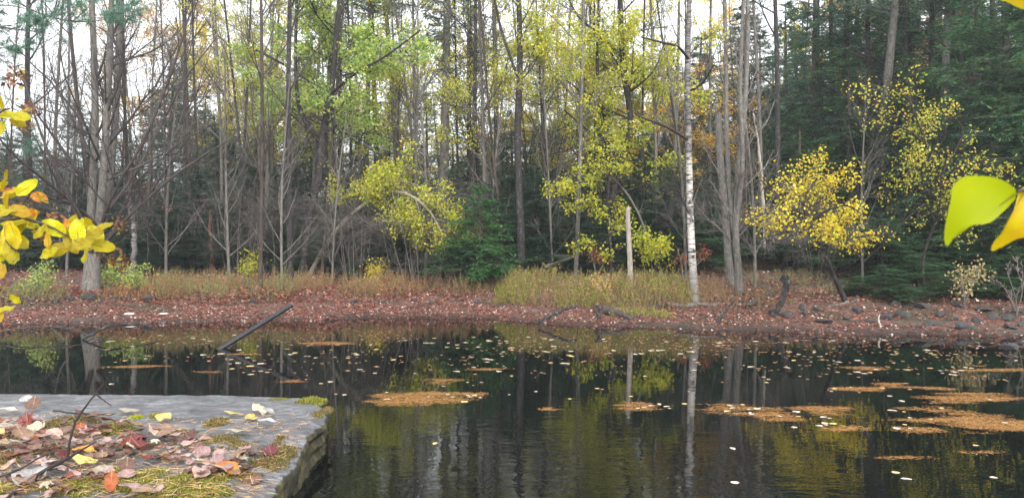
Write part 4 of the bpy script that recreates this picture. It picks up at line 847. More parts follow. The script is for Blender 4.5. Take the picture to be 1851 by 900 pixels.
def near_leaf_mat(name, c1, c2, c3, trans=.2, sc=3., rough=.45):
    m, nt, b = newmat(name); mp = mapped(nt)
    f = noise(nt, sc, mp, 5, .65, .3); col = ramp(nt, f, [(.32, c1), (.52, c2), (.68, c3)])
    sv = nt.nodes.new('ShaderNodeSeparateXYZ'); nt.links.new(mp, sv.inputs[0]); ax_ = math_(nt, 'ABSOLUTE', sv.outputs[0])
    st = math_(nt, 'FRACT', math_(nt, 'MULTIPLY', math_(nt, 'SUBTRACT', math_(nt, 'ADD', sv.outputs[1], math_(nt, 'MULTIPLY', f, .06)), math_(nt, 'MULTIPLY', ax_, .75)), 9.))
    vein = math_(nt, 'MAXIMUM', ramp(nt, ax_, [(.008, (1, 1, 1)), (.022, (0, 0, 0))]), ramp(nt, st, [(.0, (.55, .55, .55)), (.16, (0, 0, 0))]))
    col = mix(nt, math_(nt, 'MULTIPLY', vein, .6), col, mix(nt, .5, c3, (.6, .5, .35, 1) if trans < .3 else S(120, 120, 20)))
    col = mix(nt, ramp(nt, noise(nt, 9, mp, 4, .7), [(.6, (0, 0, 0)), (.68, (.6, .6, .6))]), col, S(84, 54, 36))
    oi = nt.nodes.new('ShaderNodeObjectInfo'); hs = nt.nodes.new('ShaderNodeHueSaturation'); nt.links.new(col, hs.inputs['Color'])
    nt.links.new(math_(nt, 'ADD', math_(nt, 'MULTIPLY', oi.outputs['Random'], .5), .75), hs.inputs['Value']); nt.links.new(math_(nt, 'ADD', math_(nt, 'MULTIPLY', oi.outputs['Random'], .04), .48), hs.inputs['Hue'])
    nt.links.new(hs.outputs[0], b.inputs['Base Color']); b.inputs['Roughness'].default_value = rough; bump(nt, b, f, .3, .02)
    t = nt.nodes.new('ShaderNodeBsdfTranslucent'); nt.links.new(hs.outputs[0], t.inputs[0]); ms = nt.nodes.new('ShaderNodeMixShader'); ms.inputs[0].default_value = trans
    nt.links.new(b.outputs[0], ms.inputs[1]); nt.links.new(t.outputs[0], ms.inputs[2]); nt.links.new(ms.outputs[0], nt.nodes['Material Output'].inputs[0])
    return m
M['stalk'] = bark_mat('leaf_stalk', S(110, 70, 52), S(150, 104, 74), st=0)
NL = {'pink': near_leaf_mat('leaf_pink', S(132, 100, 96), S(170, 138, 132), S(194, 170, 164)), 'brown': near_leaf_mat('leaf_brown', S(66, 42, 38), S(100, 66, 58), S(132, 98, 88)),
      'tan': near_leaf_mat('leaf_tan', S(104, 80, 62), S(140, 112, 88), S(170, 144, 118)), 'red': near_leaf_mat('leaf_deep_red', S(84, 30, 28), S(116, 44, 38), S(142, 72, 62)), 'yellow': near_leaf_mat('leaf_fallen_yellow', S(190, 160, 60), S(216, 200, 110), S(228, 220, 150)),
      'pale': near_leaf_mat('leaf_pale_dry', S(150, 142, 118), S(184, 176, 152), S(206, 200, 180)), 'grey': near_leaf_mat('leaf_silver', S(130, 126, 126), S(162, 158, 158), S(186, 184, 184)), 'orange': near_leaf_mat('leaf_fallen_orange', S(140, 72, 28), S(178, 104, 34), S(198, 140, 54))}
DESC = {'tan': 'tan brown', 'pink': 'dull pink', 'brown': 'dark brown', 'red': 'deep red', 'yellow': 'pale yellow', 'pale': 'cream white', 'grey': 'silvery', 'orange': 'bright orange'}
LF = {}
for ck in NL:
    for kd in ('maple', 'ovate', 'heart'):
        LF[ck, kd] = [leaf_mesh('leaf', kd, NL[ck], s+hash_ if False else s, .25+.25*s, .3, .045) for hash_ in (0,) for s in (1, 2)]

# ================================================================== ROCK SLAB
TOP = .22
def slab_at(px, py, z=TOP): d = F*(H-z)/(py-CY); return (px-CX)/F*d, d
opx = [(-200, 708), (0, 711), (200, 712), (400, 714), (500, 716), (545, 719), (577, 730), (594, 748), (590, 762), (575, 776), (557, 792), (536, 814), (508, 841), (484, 878), (476, 902), (452, 960), (400, 1080)]
ol = [slab_at(*p) for p in opx]+[(-.75, .9), (-3, .7), (-6.5, .8), (-7.2, 3), (-6.8, 6.2)]
ol = np.array(ol); seg = np.linalg.norm(np.diff(np.vstack([ol, ol[:1]]), axis=0), axis=1); cum = np.concatenate([[0], np.cumsum(seg)])
NN = 1300; s_ = np.linspace(0, cum[-1], NN, endpoint=False); olc = np.vstack([ol, ol[:1]])
O = np.stack([np.interp(s_, cum, olc[:, 0]), np.interp(s_, cum, olc[:, 1])], 1)
cen = np.array([-2.7, 4.7]); outn = nrm(O-cen)
O = O+outn*((fbm(s_*2.5, s_*0, 31)-.5)*.07+(fbm(s_*14, s_*0, 33)-.5)*.04)[:, None]
yr = np.array([p[1] for p in ol[7:17]])[::-1]; xr = np.array([p[0] for p in ol[7:17]])[::-1]
def slabz(x, y):
    x = np.asarray(x, float); y = np.asarray(y, float)
    q = fbm(x*.9+y*.5, y*1.5-x*.5, 41)*8; q = np.floor(q)+sstep(.0, .22, q-np.floor(q))
    z = TOP+(q-4.5)*.009*sstep(5.6, 4.8, y)+(fbm(x*3, y*5, 43)-.5)*.012+(fbm(x*9, y*13, 44)-.5)*.007+(fbm(x*34+y*8, y*44, 45)-.5)*.004
    e = np.interp(y, yr, xr)-x
    led = sstep(.52, .46, e+.12*(fbm(x*3, y*3, 47)-.5)*2)*sstep(4.75, 4.55, y+.1*np.sin(x*9)); z = z-.035*led-.03*sstep(.22, .18, e+.1*(vn(y*6, x*6, 3)-.5))*sstep(4.9, 4.6, y)
    return z-.012*sstep(.10, 0, e)
rs = np.concatenate([np.linspace(.01, .75, 95), np.linspace(.757, 1, 60)])
V = []
for r in rs:
    p = cen+(O-cen)*r; z = slabz(p[:, 0], p[:, 1]); z = z-.03*max(0, (r-.985)/.015)**2; V.append(np.column_stack([p, z]))
zt = V[-1][:, 2]
for k in range(1, 26):
    f = k/25; z = zt*(1-f)-.9*f
    off = -.02-.05*f+.075*(vn(z*34+.8*fbm(s_*1.2, 0*s_, 51), s_*.8, 52)-.5)+.05*(fbm(s_*5, z*44, 53)-.5)
    V.append(np.column_stack([O+outn*off[:, None]*min(1, k/1.5), z]))
V = np.array(V); K_ = len(V); I = np.arange(K_*NN).reshape(K_, NN); A = I[:-1]; D = I[1:]
bf = Buf(); bf.add(V, np.stack([A, D, np.roll(D, -1, 1), np.roll(A, -1, 1)], -1).reshape(-1, 4))
m, nt, b = newmat('slate')
v1 = mapped(nt, (1.6, 2.4, 2.5)); a1 = noise(nt, 2.2, v1, 8, .68, .4); a2 = noise(nt, 26, mapped(nt, (.6, 1.6, 1)), 6, .75)
col = ramp(nt, a1, [(.3, S(66, 66, 68)), (.5, S(104, 105, 108)), (.66, S(132, 133, 136))])
col = mix(nt, ramp(nt, a2, [(.38, (.9, .9, .9)), (.53, (0, 0, 0))]), col, S(54, 55, 60))
col = mix(nt, ramp(nt, noise(nt, 1.7, mapped(nt), 5, .7), [(.56, (0, 0, 0)), (.68, (.6, .6, .6))]), col, S(136, 124, 122))
vc = nt.nodes.new('ShaderNodeTexVoronoi'); vc.feature = 'DISTANCE_TO_EDGE'; vc.inputs['Scale'].default_value = 1.4
vd = nt.nodes.new('ShaderNodeVectorMath'); vd.operation = 'ADD'; vmap = mapped(nt, (.45, 2.4, .5)); nt.links.new(vmap, vd.inputs[0])
nn_ = nt.nodes.new('ShaderNodeTexNoise'); nn_.inputs['Scale'].default_value = 3; nt.links.new(vmap, nn_.inputs['Vector']); nt.links.new(nn_.outputs['Color'], vd.inputs[1]); nt.links.new(vd.outputs[0], vc.inputs['Vector'])
crack = ramp(nt, vc.outputs['Distance'], [(.0, (1, 1, 1)), (.018, (0, 0, 0))])
col = mix(nt, math_(nt, 'MULTIPLY', crack, .6), col, S(60, 58, 60))
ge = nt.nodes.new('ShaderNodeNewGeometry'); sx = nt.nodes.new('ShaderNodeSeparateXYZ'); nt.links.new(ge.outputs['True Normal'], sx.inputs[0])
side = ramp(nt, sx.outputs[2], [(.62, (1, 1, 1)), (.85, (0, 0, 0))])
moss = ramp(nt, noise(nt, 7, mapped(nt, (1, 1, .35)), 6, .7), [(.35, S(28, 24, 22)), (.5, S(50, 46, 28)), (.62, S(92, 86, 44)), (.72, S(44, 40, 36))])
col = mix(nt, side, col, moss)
nt.links.new(col, b.inputs['Base Color']); b.inputs['Roughness'].default_value = .72
bump(nt, b, math_(nt, 'SUBTRACT', math_(nt, 'ADD', a1, math_(nt, 'MULTIPLY', a2, .5)), math_(nt, 'MULTIPLY', crack, .5)), .7, .03)
props(obj('rock_slab', bf.mesh('rock_slab', m, False)), 'flat grey layered rock slab jutting into the pond at lower left', 'rock')

# ------------------------------------------------------------------ moss, needles and leaves on the slab
M['moss'] = leaf_mat('moss', [S(126, 132, 44), S(148, 150, 54), S(108, 116, 44), S(164, 160, 74), S(92, 98, 44), S(134, 124, 70)], .3, .8)
M['moss_brown'] = leaf_mat('moss_brown', [S(122, 108, 66), S(140, 122, 80), S(104, 90, 60), S(150, 138, 84), S(90, 84, 54)], .3, .8)
M['moss_bright'] = leaf_mat('moss_bright', [S(168, 180, 30), S(188, 190, 44), S(146, 164, 34)], .4, .8)
mnt = newmat('moss_bed'); nt, b = mnt[1], mnt[2]; nt.links.new(ramp(nt, noise(nt, 40, mapped(nt), 4), [(.35, S(48, 44, 24)), (.65, S(96, 96, 42))]), b.inputs['Base Color']); b.inputs['Roughness'].default_value = 1; M['moss_bed'] = mnt[0]
rg = np.random.default_rng(8)
def moss(px, py, w, h, mat, label, n, hh=.016):
    X0, Y0 = slab_at(px, py); ax = w/F*Y0; ay = h*Y0*Y0/(F*(H-TOP))
    g1 = np.linspace(-1.15, 1.15, 41); gx, gy = np.meshgrid(g1, g1); x = X0+gx*ax; y = Y0+gy*ay
    e = 1-np.sqrt(gx**2+gy**2)+(fbm(x*9, y*9, int(px))-.5)*1.9; z = slabz(x, y)-.006+hh*.9*sstep(0, .5, e)-.02*(e < -.05)
    bf = Buf(); I = np.arange(41*41).reshape(41, 41); fc = np.stack([I[:-1, :-1], I[:-1, 1:], I[1:, 1:], I[1:, :-1]], -1).reshape(-1, 4)
    keep = (e.ravel()[fc] > -.08).all(1); bf.add(np.stack([x, y, z], -1), fc[keep], 1)
    N = n; u = rg.uniform(-1.15, 1.15, N); v = rg.uniform(-1.15, 1.15, N); X_ = X0+u*ax; Y_ = Y0+v*ay
    ee = 1-np.sqrt(u**2+v**2)+(fbm(X_*9, Y_*9, int(px))-.5)*1.9; k = ee > 0; X_, Y_, ee = X_[k], Y_[k], ee[k]; N = len(X_)
    Z_ = slabz(X_, Y_)-.006+hh*.9*sstep(0, .5, ee)-.002
    d = nrm(rg.normal(size=(N, 3))*.55+np.array([0, 0, 1])); ln = hh*rg.uniform(.5, 1.3, N)
    cards(bf, np.stack([X_, Y_, Z_], 1), d, rg.normal(size=(N, 3)), ln, ln*.28+.001, 0)
    props(obj('moss_patch', bf.mesh('moss', [M[mat], M['moss_bed']])), label, 'moss', 'moss patches on the rock slab')
for a in [(110, 768, 62, 16, 'moss_brown', 'brownish moss patch near the top of the thin bare twig', 5000), (200, 779, 50, 13, 'moss', 'olive moss patch just right of the thin bare twig', 4000), (239, 757, 16, 4.5, 'moss_bright', 'tiny vivid lime green moss cushion', 1200, .02),
          (282, 752, 18, 5, 'moss', 'small moss cushion beside the lime green cushion', 1000), (320, 783, 38, 7, 'moss_brown', 'narrow moss strip left of the dry needle tuft', 2400), (330, 872, 95, 34, 'moss', 'broad green moss carpet in the front of the slab', 16000),
          (215, 868, 55, 26, 'moss', 'green moss among fallen leaves at the front', 8000), (135, 880, 55, 22, 'moss', 'dark green moss beneath the lowest fork of the twig', 7000), (22, 828, 38, 18, 'moss_brown', 'dull moss clump at the left edge of the slab', 4500),
          (395, 800, 60, 9, 'moss_brown', 'brown moss strip running along the broken ledge', 3500), (500, 810, 36, 17, 'moss_brown', 'mossy hump at the right lip of the slab', 4200, .02), (560, 727, 26, 6, 'moss', 'moss rim on the far right corner of the slab', 2500, .02),
          (388, 764, 24, 7, 'moss_brown', 'small brown tuft of moss and needles alone on bare rock', 2000, .02), (582, 745, 12, 10, 'moss_brown', 'brown moss on the rounded corner of the slab', 1600, .015), (60, 790, 40, 10, 'moss_brown', 'brown moss strip under the leaf pile at the left', 2500),
          (440, 835, 40, 12, 'moss_brown', 'brown moss behind the orange leaf at the right', 3000), (20, 880, 40, 22, 'moss', 'moss in the lower left corner of the photo', 4500), (505, 722, 26, 3, 'moss', 'thin line of moss along the far edge', 900, .01)]:
    moss(*a)
M['needle'] = leaf_mat('dry_needles', [S(196, 160, 112), S(176, 132, 88), S(214, 184, 136), S(150, 104, 72)], .1, .5)
bf = Buf(); N = 3300; px = rg.uniform(-20, 560, N); py = 752+150*rg.random(N)**.8; d_ = F*(H-TOP)/(py-CY); x = (px-CX)/F*d_
k = (x < np.interp(d_, yr, xr)-.03) & (vn(x*3, d_*4, 61) > .3); x, y = x[k], d_[k]; N = len(x); a = rg.uniform(0, 2*PI, N)
cards(bf, np.stack([x, y, slabz(x, y)+rg.uniform(.008, .035, N)], 1), np.stack([np.cos(a), np.sin(a), rg.normal(size=N)*.16], 1), np.array([0, -.4, 1.])+rg.normal(size=(N, 3))*.2, rg.uniform(.04, .1, N), np.full(N, .003))
props(obj('pine_needles', bf.mesh('needles', M['needle'])), 'dry tan pine needles strewn over the rock slab', 'pine needles', None, 'stuff')
cnt = {}
def slab_leaf(px, py, wpx, col, kd, where, rot=None, tilt=None, lift=.01):
    X0, Y0 = slab_at(px, py); s = wpx/F*Y0
    me = LF[col, kd][int(rg.integers(2))]
    o = obj('fallen_leaf', me, None, (X0, Y0, float(slabz(X0, Y0))+lift)); o.scale = (s, s, s*rg.uniform(.6, 1.3)); o.rotation_euler = (rg.normal()*.24 if tilt is None else tilt, rg.normal()*.25, rg.uniform(0, 6.28) if rot is None else rot)
    if rg.random() < .3 and tilt is None: o.rotation_euler[0] += 3.14; o.location[2] += s*.25
    sh = {'maple': 'lobed', 'ovate': 'oval', 'heart': 'rounded'}[kd]
    props(o, f'{DESC[col]} {sh} leaf {where}', 'leaf', 'fallen leaves on the rock slab')
for a in [(438, 754, 34, 'yellow', 'ovate', 'left of the leaf heap on bare rock', 1.4, .1), (466, 750, 34, 'pale', 'heart', 'topmost in the heap on bare rock', .3, .25), (462, 758, 26, 'yellow', 'heart', 'lowest in the heap on bare rock', 2.6, .05), (495, 753, 26, 'grey', 'ovate', 'right of the leaf heap on bare rock', 1.2, .3),
          (502, 772, 40, 'grey', 'ovate', 'lying near the slab corner', 1.7, .1), (452, 790, 40, 'pale', 'ovate', 'lying before the broken ledge', 1.5, .05), (250, 749, 34, 'pale', 'ovate', 'behind the lime moss cushion', 1.5, .1), (300, 763, 32, 'yellow', 'heart', 'right of the lime moss cushion', .8, .2),
          (58, 745, 30, 'brown', 'heart', 'standing on edge at the far left', .2, .9), (30, 749, 36, 'pale', 'ovate', 'lying at the far left of bare rock', 1.5, .1), (62, 727, 26, 'grey', 'ovate', 'farthest back on bare rock', 1.6, .05),
          (492, 817, 42, 'red', 'maple', 'at the right lip of the slab', .4, .4), (50, 782, 40, 'red', 'maple', 'propped up in the left pile', .1, 1.0), (172, 830, 46, 'orange', 'ovate', 'above the cream leaf at the front', 1.5, .1), (173, 843, 44, 'yellow', 'ovate', 'right under the orange leaf', 1.6, .3), (180, 870, 46, 'pale', 'heart', 'central in the front moss', .2, .15),
          (140, 884, 34, 'pink', 'ovate', 'folded in the front moss', 1.2, .5), (55, 880, 66, 'grey', 'heart', 'largest one in the lower left corner', .5, .1), (105, 854, 36, 'grey', 'ovate', 'beside the fork of the twig', 1.2, .2), (228, 832+30, 34, 'brown', 'heart', 'curled in the front moss', .4, .6), (430, 850, 54, 'orange', 'ovate', 'on the right front ledge', 1.1, .3),
          (370, 848, 40, 'yellow', 'ovate', 'on the front moss carpet', 1.9, .1), (388, 842, 60, 'pink', 'maple', 'over the yellow leaf of the front moss', .2, .4), (350, 812, 46, 'brown', 'maple', 'dark in the middle pile', .5, .5), (170, 762, 40, 'brown', 'ovate', 'behind the olive moss', 1.5, .3), (230, 823, 44, 'red', 'maple', 'mid slab propped up', .2, .8),
          (4, 800, 36, 'yellow', 'ovate', 'cut by the left border', 1.2, .2), (55, 805, 34, 'orange', 'heart', 'in the left pile', .4, .2), (262, 824, 44, 'red', 'maple', 'standing beside the red mid slab one', 1.2, .7), (145, 783, 24, 'orange', 'heart', 'next to the twig', .4, .4), (200, 895, 40, 'orange', 'ovate', 'at the bottom border', .4, .8), (255, 897, 50, 'pink', 'ovate', 'at the bottom border', 1.4, .2)]:
    slab_leaf(*a[:6], a[6], a[7], .018)
k_ = 0
for ph in range(1600):
    px = rg.uniform(-15, 520); py = rg.uniform(762, 905)
    den = np.exp(-((px-60)/120)**2-((py-800)/42)**2)*1.3+np.exp(-((px-320)/120)**2-((py-822)/17)**2)*1.1+np.exp(-((px-100)/110)**2-((py-890)/22)**2)*.55+np.exp(-((px-380)/50)**2-((py-845)/14)**2)*.6
    X0, Y0 = slab_at(px, py)
    if rg.random() > den or X0 > np.interp(Y0, yr, xr)-.12: continue
    col = ['pink', 'tan', 'brown', 'pink', 'tan', 'brown', 'brown', 'pink', 'pale', 'brown', 'red', 'tan', 'pink', 'brown'][int(rg.integers(14))]; kd = ['maple', 'ovate', 'maple', 'heart'][int(rg.integers(4))]
    where = 'heaped at the left of the slab' if px < 170 and py < 840 else 'in the lower left corner' if px < 210 else 'in the middle pile of the slab' if px < 330 else 'in the litter towards the right lip'
    slab_leaf(px, py, rg.uniform(20, 42), col, kd, where, None, None, rg.uniform(.005, .05)); k_ += 1
    if k_ > 260: break
# the thin bare twigs on the slab
def nstick(name, label, cat, pts, base, mats, seed, sub=5, k=7):
    P = [np.array(p) for p in pts]
def near_tw(paths, name, label, cat, mat='twig_dark', knots=True):
    b0 = at(*paths[0][0][:3]); t = thing(name, label, cat, b0)
    for i, pp in enumerate(paths):
        P = smooth_path([at(*q[:3])-b0 for q in pp], 22); R = np.interp(np.linspace(0, 1, 22), np.linspace(0, 1, len(pp)), [q[3]/2/F*q[2] for q in pp])
        if knots: R = R*(1+.25*(rg.random(22) > .8)); P = P+rg.normal(size=P.shape)*.0012
        bf = Buf(); tubes(bf, P, R, 7); obj('stem' if i == 0 else 'side_twig', bf.mesh('twig', M[mat], True), t)
    return t
near_tw([[(8, 905, 3.6, 9), (40, 878, 3.75, 8), (80, 850, 3.9, 7), (122, 828, 4.0, 6), (150, 811, 4.1, 4), (174, 797, 4.2, 2.5)], [(122, 828, 4.0, 5), (127, 795, 4.0, 4.5), (138, 760, 4.02, 4), (158, 730, 4.05, 3.5), (173, 712, 4.08, 3)], [(173, 712, 4.08, 3), (180, 702, 4.1, 2.5), (188, 694, 4.1, 2)], [(173, 712, 4.08, 2.5), (187, 723, 4.1, 2), (201, 732, 4.1, 2)]],
        'bare_twig', 'thin dark forked twig rising over the leaves at lower left', 'twig')
near_tw([[(-15, 868, 3.9, 4), (30, 850, 3.95, 3.5), (70, 828, 4.0, 3), (105, 812, 4.1, 2)], [(10, 860, 3.92, 3), (60, 852, 3.95, 2.5), (115, 838, 4.0, 2)], [(10, 862, 3.9, 2.5), (38, 882, 3.8, 2), (90, 893, 3.8, 1.5)]], 'bare_twig', 'finer forked twig lying lower beneath the dark forked twig', 'twig')
near_tw([[(97, 742, 5.35, 3), (130, 746, 5.3, 3), (160, 748, 5.3, 2.5), (202, 749, 5.3, 2)]], 'bare_twig', 'straight thin twig lying flat behind the mossy patches', 'twig')

# ================================================================== FLOATING LEAVES AND NEEDLE RAFTS
FM = {'cream': leaf_mat('floating_cream', [S(226, 214, 196), S(238, 230, 214), S(214, 200, 176)], .1, .35), 'yellow': leaf_mat('floating_yellow', [S(214, 186, 112), S(226, 204, 140)], .1, .35), 'tan': leaf_mat('floating_tan', [S(186, 136, 92), S(200, 156, 116)], .1, .4)}
FL = {(c, i): leaf_mesh('floating_leaf', ('ovate', 'heart', 'maple')[i], FM[c], 80+i, .07, .25, .012) for c in FM for i in range(3)}
def floater(px, py, w, c, lab, group='pale leaves floating on the pond'):
    x, d = water_at(px, py)
    if d > shore(x)-.15 or (x < -1.15 and d < 6.4): return
    s = w/F*d; o = obj('floating_leaf', FL[c, int(rg.integers(3))], None, (x, d, .003)); o.scale = (s, s, s); o.rotation_euler = (0, 0, rg.uniform(0, 6.28)); props(o, lab, 'leaf', group)
for px, py, w, c, lab in [(788, 800, 14, 'yellow', 'lone yellowish leaf floating below the oval needle raft'), (1321, 809, 15, 'cream', 'lone cream leaf afloat right of the birch reflection'), (1335, 874, 17, 'cream', 'lowest cream leaf afloat near the bottom border'), (1437, 771, 16, 'cream', 'cream leaf below the middle needle raft'), (1612, 854, 16, 'yellow', 'yellow leaf with a thin stalk in the lower right water'),
                          (1648, 867, 17, 'cream', 'upturned cream leaf in the lower right water'), (1789, 862, 14, 'cream', 'small cream leaf near the lower right corner'), (1760, 806, 14, 'yellow', 'yellow leaf afloat beneath the largest needle raft'), (1030, 658, 18, 'cream', 'large cream leaf afloat between the black trunk and snag reflections')]:
    floater(px, py, w, c, lab, None)
n = 0
while n < 250:
    px = rg.uniform(160, 1870); py = 600+rg.beta(1.3, 2.2)*130
    if px > 1000: py += (px-1000)*.016
    if px < 560 and py > 705: continue
    if rg.random() > max(.03, 3.2*(float(fbm(px/110, py/11, 71, 2))-.42)) : continue
    c = ('cream', 'cream', 'cream', 'yellow', 'tan')[int(rg.integers(5))]
    where = 'near the black pole' if px < 650 else 'in the middle of the pond' if px < 1100 else 'below the birch' if px < 1400 else 'towards the right bank'
    floater(px, py, rg.uniform(5, 15)*(.8+.3*rg.random()), c, f"{'pale cream' if c == 'cream' else 'yellowish' if c == 'yellow' else 'tan'} leaf floating {where}"); n += 1
for cx_, cy_, w_, h_, k_n in [(840, 718, 50, 9, 7), (1180, 733, 45, 9, 8), (1330, 742, 90, 12, 9), (1440, 750, 60, 14, 5), (1700, 740, 120, 26, 9), (1630, 774, 45, 6, 4), (1480, 765, 50, 8, 4), (450, 655, 70, 18, 8)]:
    for q in range(k_n): floater(cx_+rg.normal()*w_*.5, cy_+rg.normal()*h_*.5, rg.uniform(8, 16), ('cream', 'cream', 'yellow')[q % 3], 'pale leaf caught at a needle raft '+('near the black pole' if cx_ < 600 else 'in the middle of the pond' if cx_ < 1000 else 'crossed by the snag reflection' if cx_ < 1200 else 'right of the birch reflection' if cx_ < 1500 else 'in the right hand group'))
bf = Buf(); N = 2000; px = rg.uniform(0, 1870, N); py = 592+rg.beta(1.2, 2.6, N)*100+np.maximum(0, px-1000)*.02; k = vn(px/90, py/9, 73) > .45; px, py = px[k], py[k]
d_ = F*H/(py-CY); x = (px-CX)/F*d_; k = (d_ < shore(x)-.1) & (px > 170); x, d_ = x[k], d_[k]; N = len(x); a = rg.uniform(0, 6.28, N); ln = rg.uniform(.02, .065, N)
cards(bf, np.stack([x, d_, np.full(N, .004)], 1), np.stack([np.cos(a), np.sin(a), 0*a], 1), np.tile([0, .0, 1.], (N, 1)), ln, ln*.7)
props(obj('leaf_flecks', bf.mesh('flecks', FM['tan'])), 'scattered tiny leaf flecks floating along the far water', 'leaf flecks', None, 'stuff')
M['raft'] = leaf_mat('raft_needles', [S(164, 116, 62), S(172, 124, 66), S(152, 106, 58), S(178, 134, 78), S(160, 120, 62), S(140, 98, 56)], .05, .6)
def raft(px, py, w, h, label, dens=1., sk=0.):
    X0, Y0 = water_at(px, py); ax = w/F*Y0; ay = h*Y0*Y0/(F*H); N = int(min(14000, 9000*ax*ay*5*dens)+60)
    u = rg.uniform(-1.2, 1.2, N); v = rg.uniform(-1.2, 1.2, N); x = X0+u*ax+v*sk; y = Y0+v*ay
    e = 1-np.sqrt(u*u+v*v)+(fbm(x*1.8+px, y*6, 91)-.5)*2.4+(vn(x*1.0, y*12, 92)-.5)*1.0+.1; k = e > rg.random(N)**1.5*.9; x, y = x[k], y[k]; N = len(x); a = rg.uniform(0, 6.28, N)
    bf = Buf(); ln = rg.uniform(.03, .075, N)
    cards(bf, np.stack([x-X0, y-Y0, rg.uniform(.0015, .003, N)], 1), np.stack([np.cos(a), np.sin(a)*.6, 0*a], 1), np.tile([0, 0, 1.], (N, 1)), ln, rg.uniform(.0025, .008, N))
    props(obj('needle_raft', bf.mesh('raft', M['raft']), None, (X0, Y0, 0)), label, 'needle raft', 'orange needle rafts on the pond')
for a in [(778, 717, 92, 13, 'oval raft of orange needles, largest in the middle of the pond'), (795, 691, 44, 5.5, 'slim needle raft just behind the large oval one'), (600, 621, 46, 4, 'slim distant needle raft right of the black pole'), (1158, 735, 48, 9, 'needle raft crossed by the snag reflection'), (991, 738, 15, 4, 'tiny needle raft near the black trunk reflection'),
          (1335, 741, 78, 9, 'left half of the needle rafts right of the birch reflection'), (1400, 750, 60, 12, 'thick needle raft in the group right of the birch reflection'), (1482, 741, 52, 10, 'right hand needle raft below the yellow crown reflection row'), (1530, 773, 40, 5, 'streaky needle raft under the group right of the birch'), (1635, 774, 50, 6, 'needle raft under the left tip of the largest raft'),
          (1750, 719, 90, 8, 'upper long needle raft in the right hand group'), (1710, 742, 70, 8, 'middle needle raft in the right hand group'), (1770, 764, 120, 17, 'largest needle raft in the right hand group', 1.1), (1610, 696, 34, 5, 'small needle raft behind the right hand group'), (1690, 702, 36, 4, 'pale slim needle raft behind the right hand group'), (380, 673, 34, 4, 'faint needle raft under the black pole'),
          (532, 688, 22, 3, 'needle raft at the tip of the pole reflection'), (245, 662, 60, 2.5, 'very thin needle raft left of the black pole'), (1560, 666, 60, 3, 'thin far needle raft towards the right bank'), (1790, 668, 70, 3.5, 'thin far needle raft at the right edge'), (1300, 618, 50, 2, 'thin reddish needle raft under the split stems'), (1560, 704, 46, 4, 'faint needle raft left of the right hand group'),
          (1640, 826, 45, 3, 'ghostly needle streak in the lower right water', .35), (1770, 818, 50, 3, 'faint needle streak below the largest raft', .35), (1900, 775, 60, 12, 'needle raft cut by the right border'), (430, 640, 40, 2.5, 'thin needle streak touching the pole'), (885, 668, 50, 2, 'thin needle streak in the middle water')]:
    raft(*a)

# ================================================================== BRANCHES hanging close to the lens
M['near_y'] = near_leaf_mat('near_yellow_leaf', S(168, 160, 10), S(194, 184, 14), S(208, 196, 24), .5, 2.2)
M['near_g'] = near_leaf_mat('near_gold_leaf', S(196, 150, 30), S(206, 178, 20), S(204, 194, 24), .5, 2.5)
M['near_o'] = near_leaf_mat('near_orange_leaf', S(130, 60, 30), S(186, 104, 30), S(206, 150, 30), .4, 3)
NM = {k: [leaf_mesh('witch_leaf', 'ovate', M[k], s, .3, .12, .05) for s in (5, 6, 7)] for k in ('near_y', 'near_g', 'near_o')}
D0 = 1.9
t = near_tw([[(-160, 330, D0+.1, 12), (-60, 385, D0, 9), (0, 397, D0, 7), (45, 396, D0, 5), (85, 408, D0, 4), (110, 420, D0, 3), (150, 440, D0, 2.5)], [(0, 397, D0, 4), (30, 380, D0, 3), (55, 350, D0, 2.5), (68, 330, D0, 2)], [(-30, 400, D0, 5), (5, 430, D0, 3), (30, 455, D0, 2.5)], [(85, 408, D0, 3), (120, 425, D0+.05, 2), (160, 400, D0+.08, 2), (205, 407, D0+.08, 2)], [(-90, 365, D0, 8), (-60, 280, D0, 5), (-20, 215, D0, 4), (20, 195, D0, 3)], [(-60, 385, D0, 5), (-40, 500, D0, 4), (-5, 560, D0, 3)]],
            'leafy_branch', 'close hanging branch of bright yellow leaves and brown husks at the left edge', 'branch', 'bark_brown')
b0 = np.array(t.location)
def nleaf(px, py, L, ang, mk, d=None, tw=None):
    d = D0+rg.normal()*.05 if d is None else d; c = at(px, py, d)-b0; s = L*.88/F*d; a = math.radians(ang)
    up = np.array([math.cos(a), rg.normal()*.3, math.sin(a)]); up /= np.linalg.norm(up)
    fn = np.array([0, -1, .55])+rg.normal(size=3)*.35; sd = np.cross(up, fn); sd /= np.linalg.norm(sd); fn = np.cross(sd, up)
    from mathutils import Matrix
    o = obj('leaf', NM[mk][int(rg.integers(3))], t); mt = Matrix(((sd[0]*s*1.05, up[0]*s, fn[0]*s, 0), (sd[1]*s*1.05, up[1]*s, fn[1]*s, 0), (sd[2]*s*1.05, up[2]*s, fn[2]*s, 0), (0, 0, 0, 1)))
    o.matrix_local = mt; o.location = [float(v) for v in c-up*s*.5]
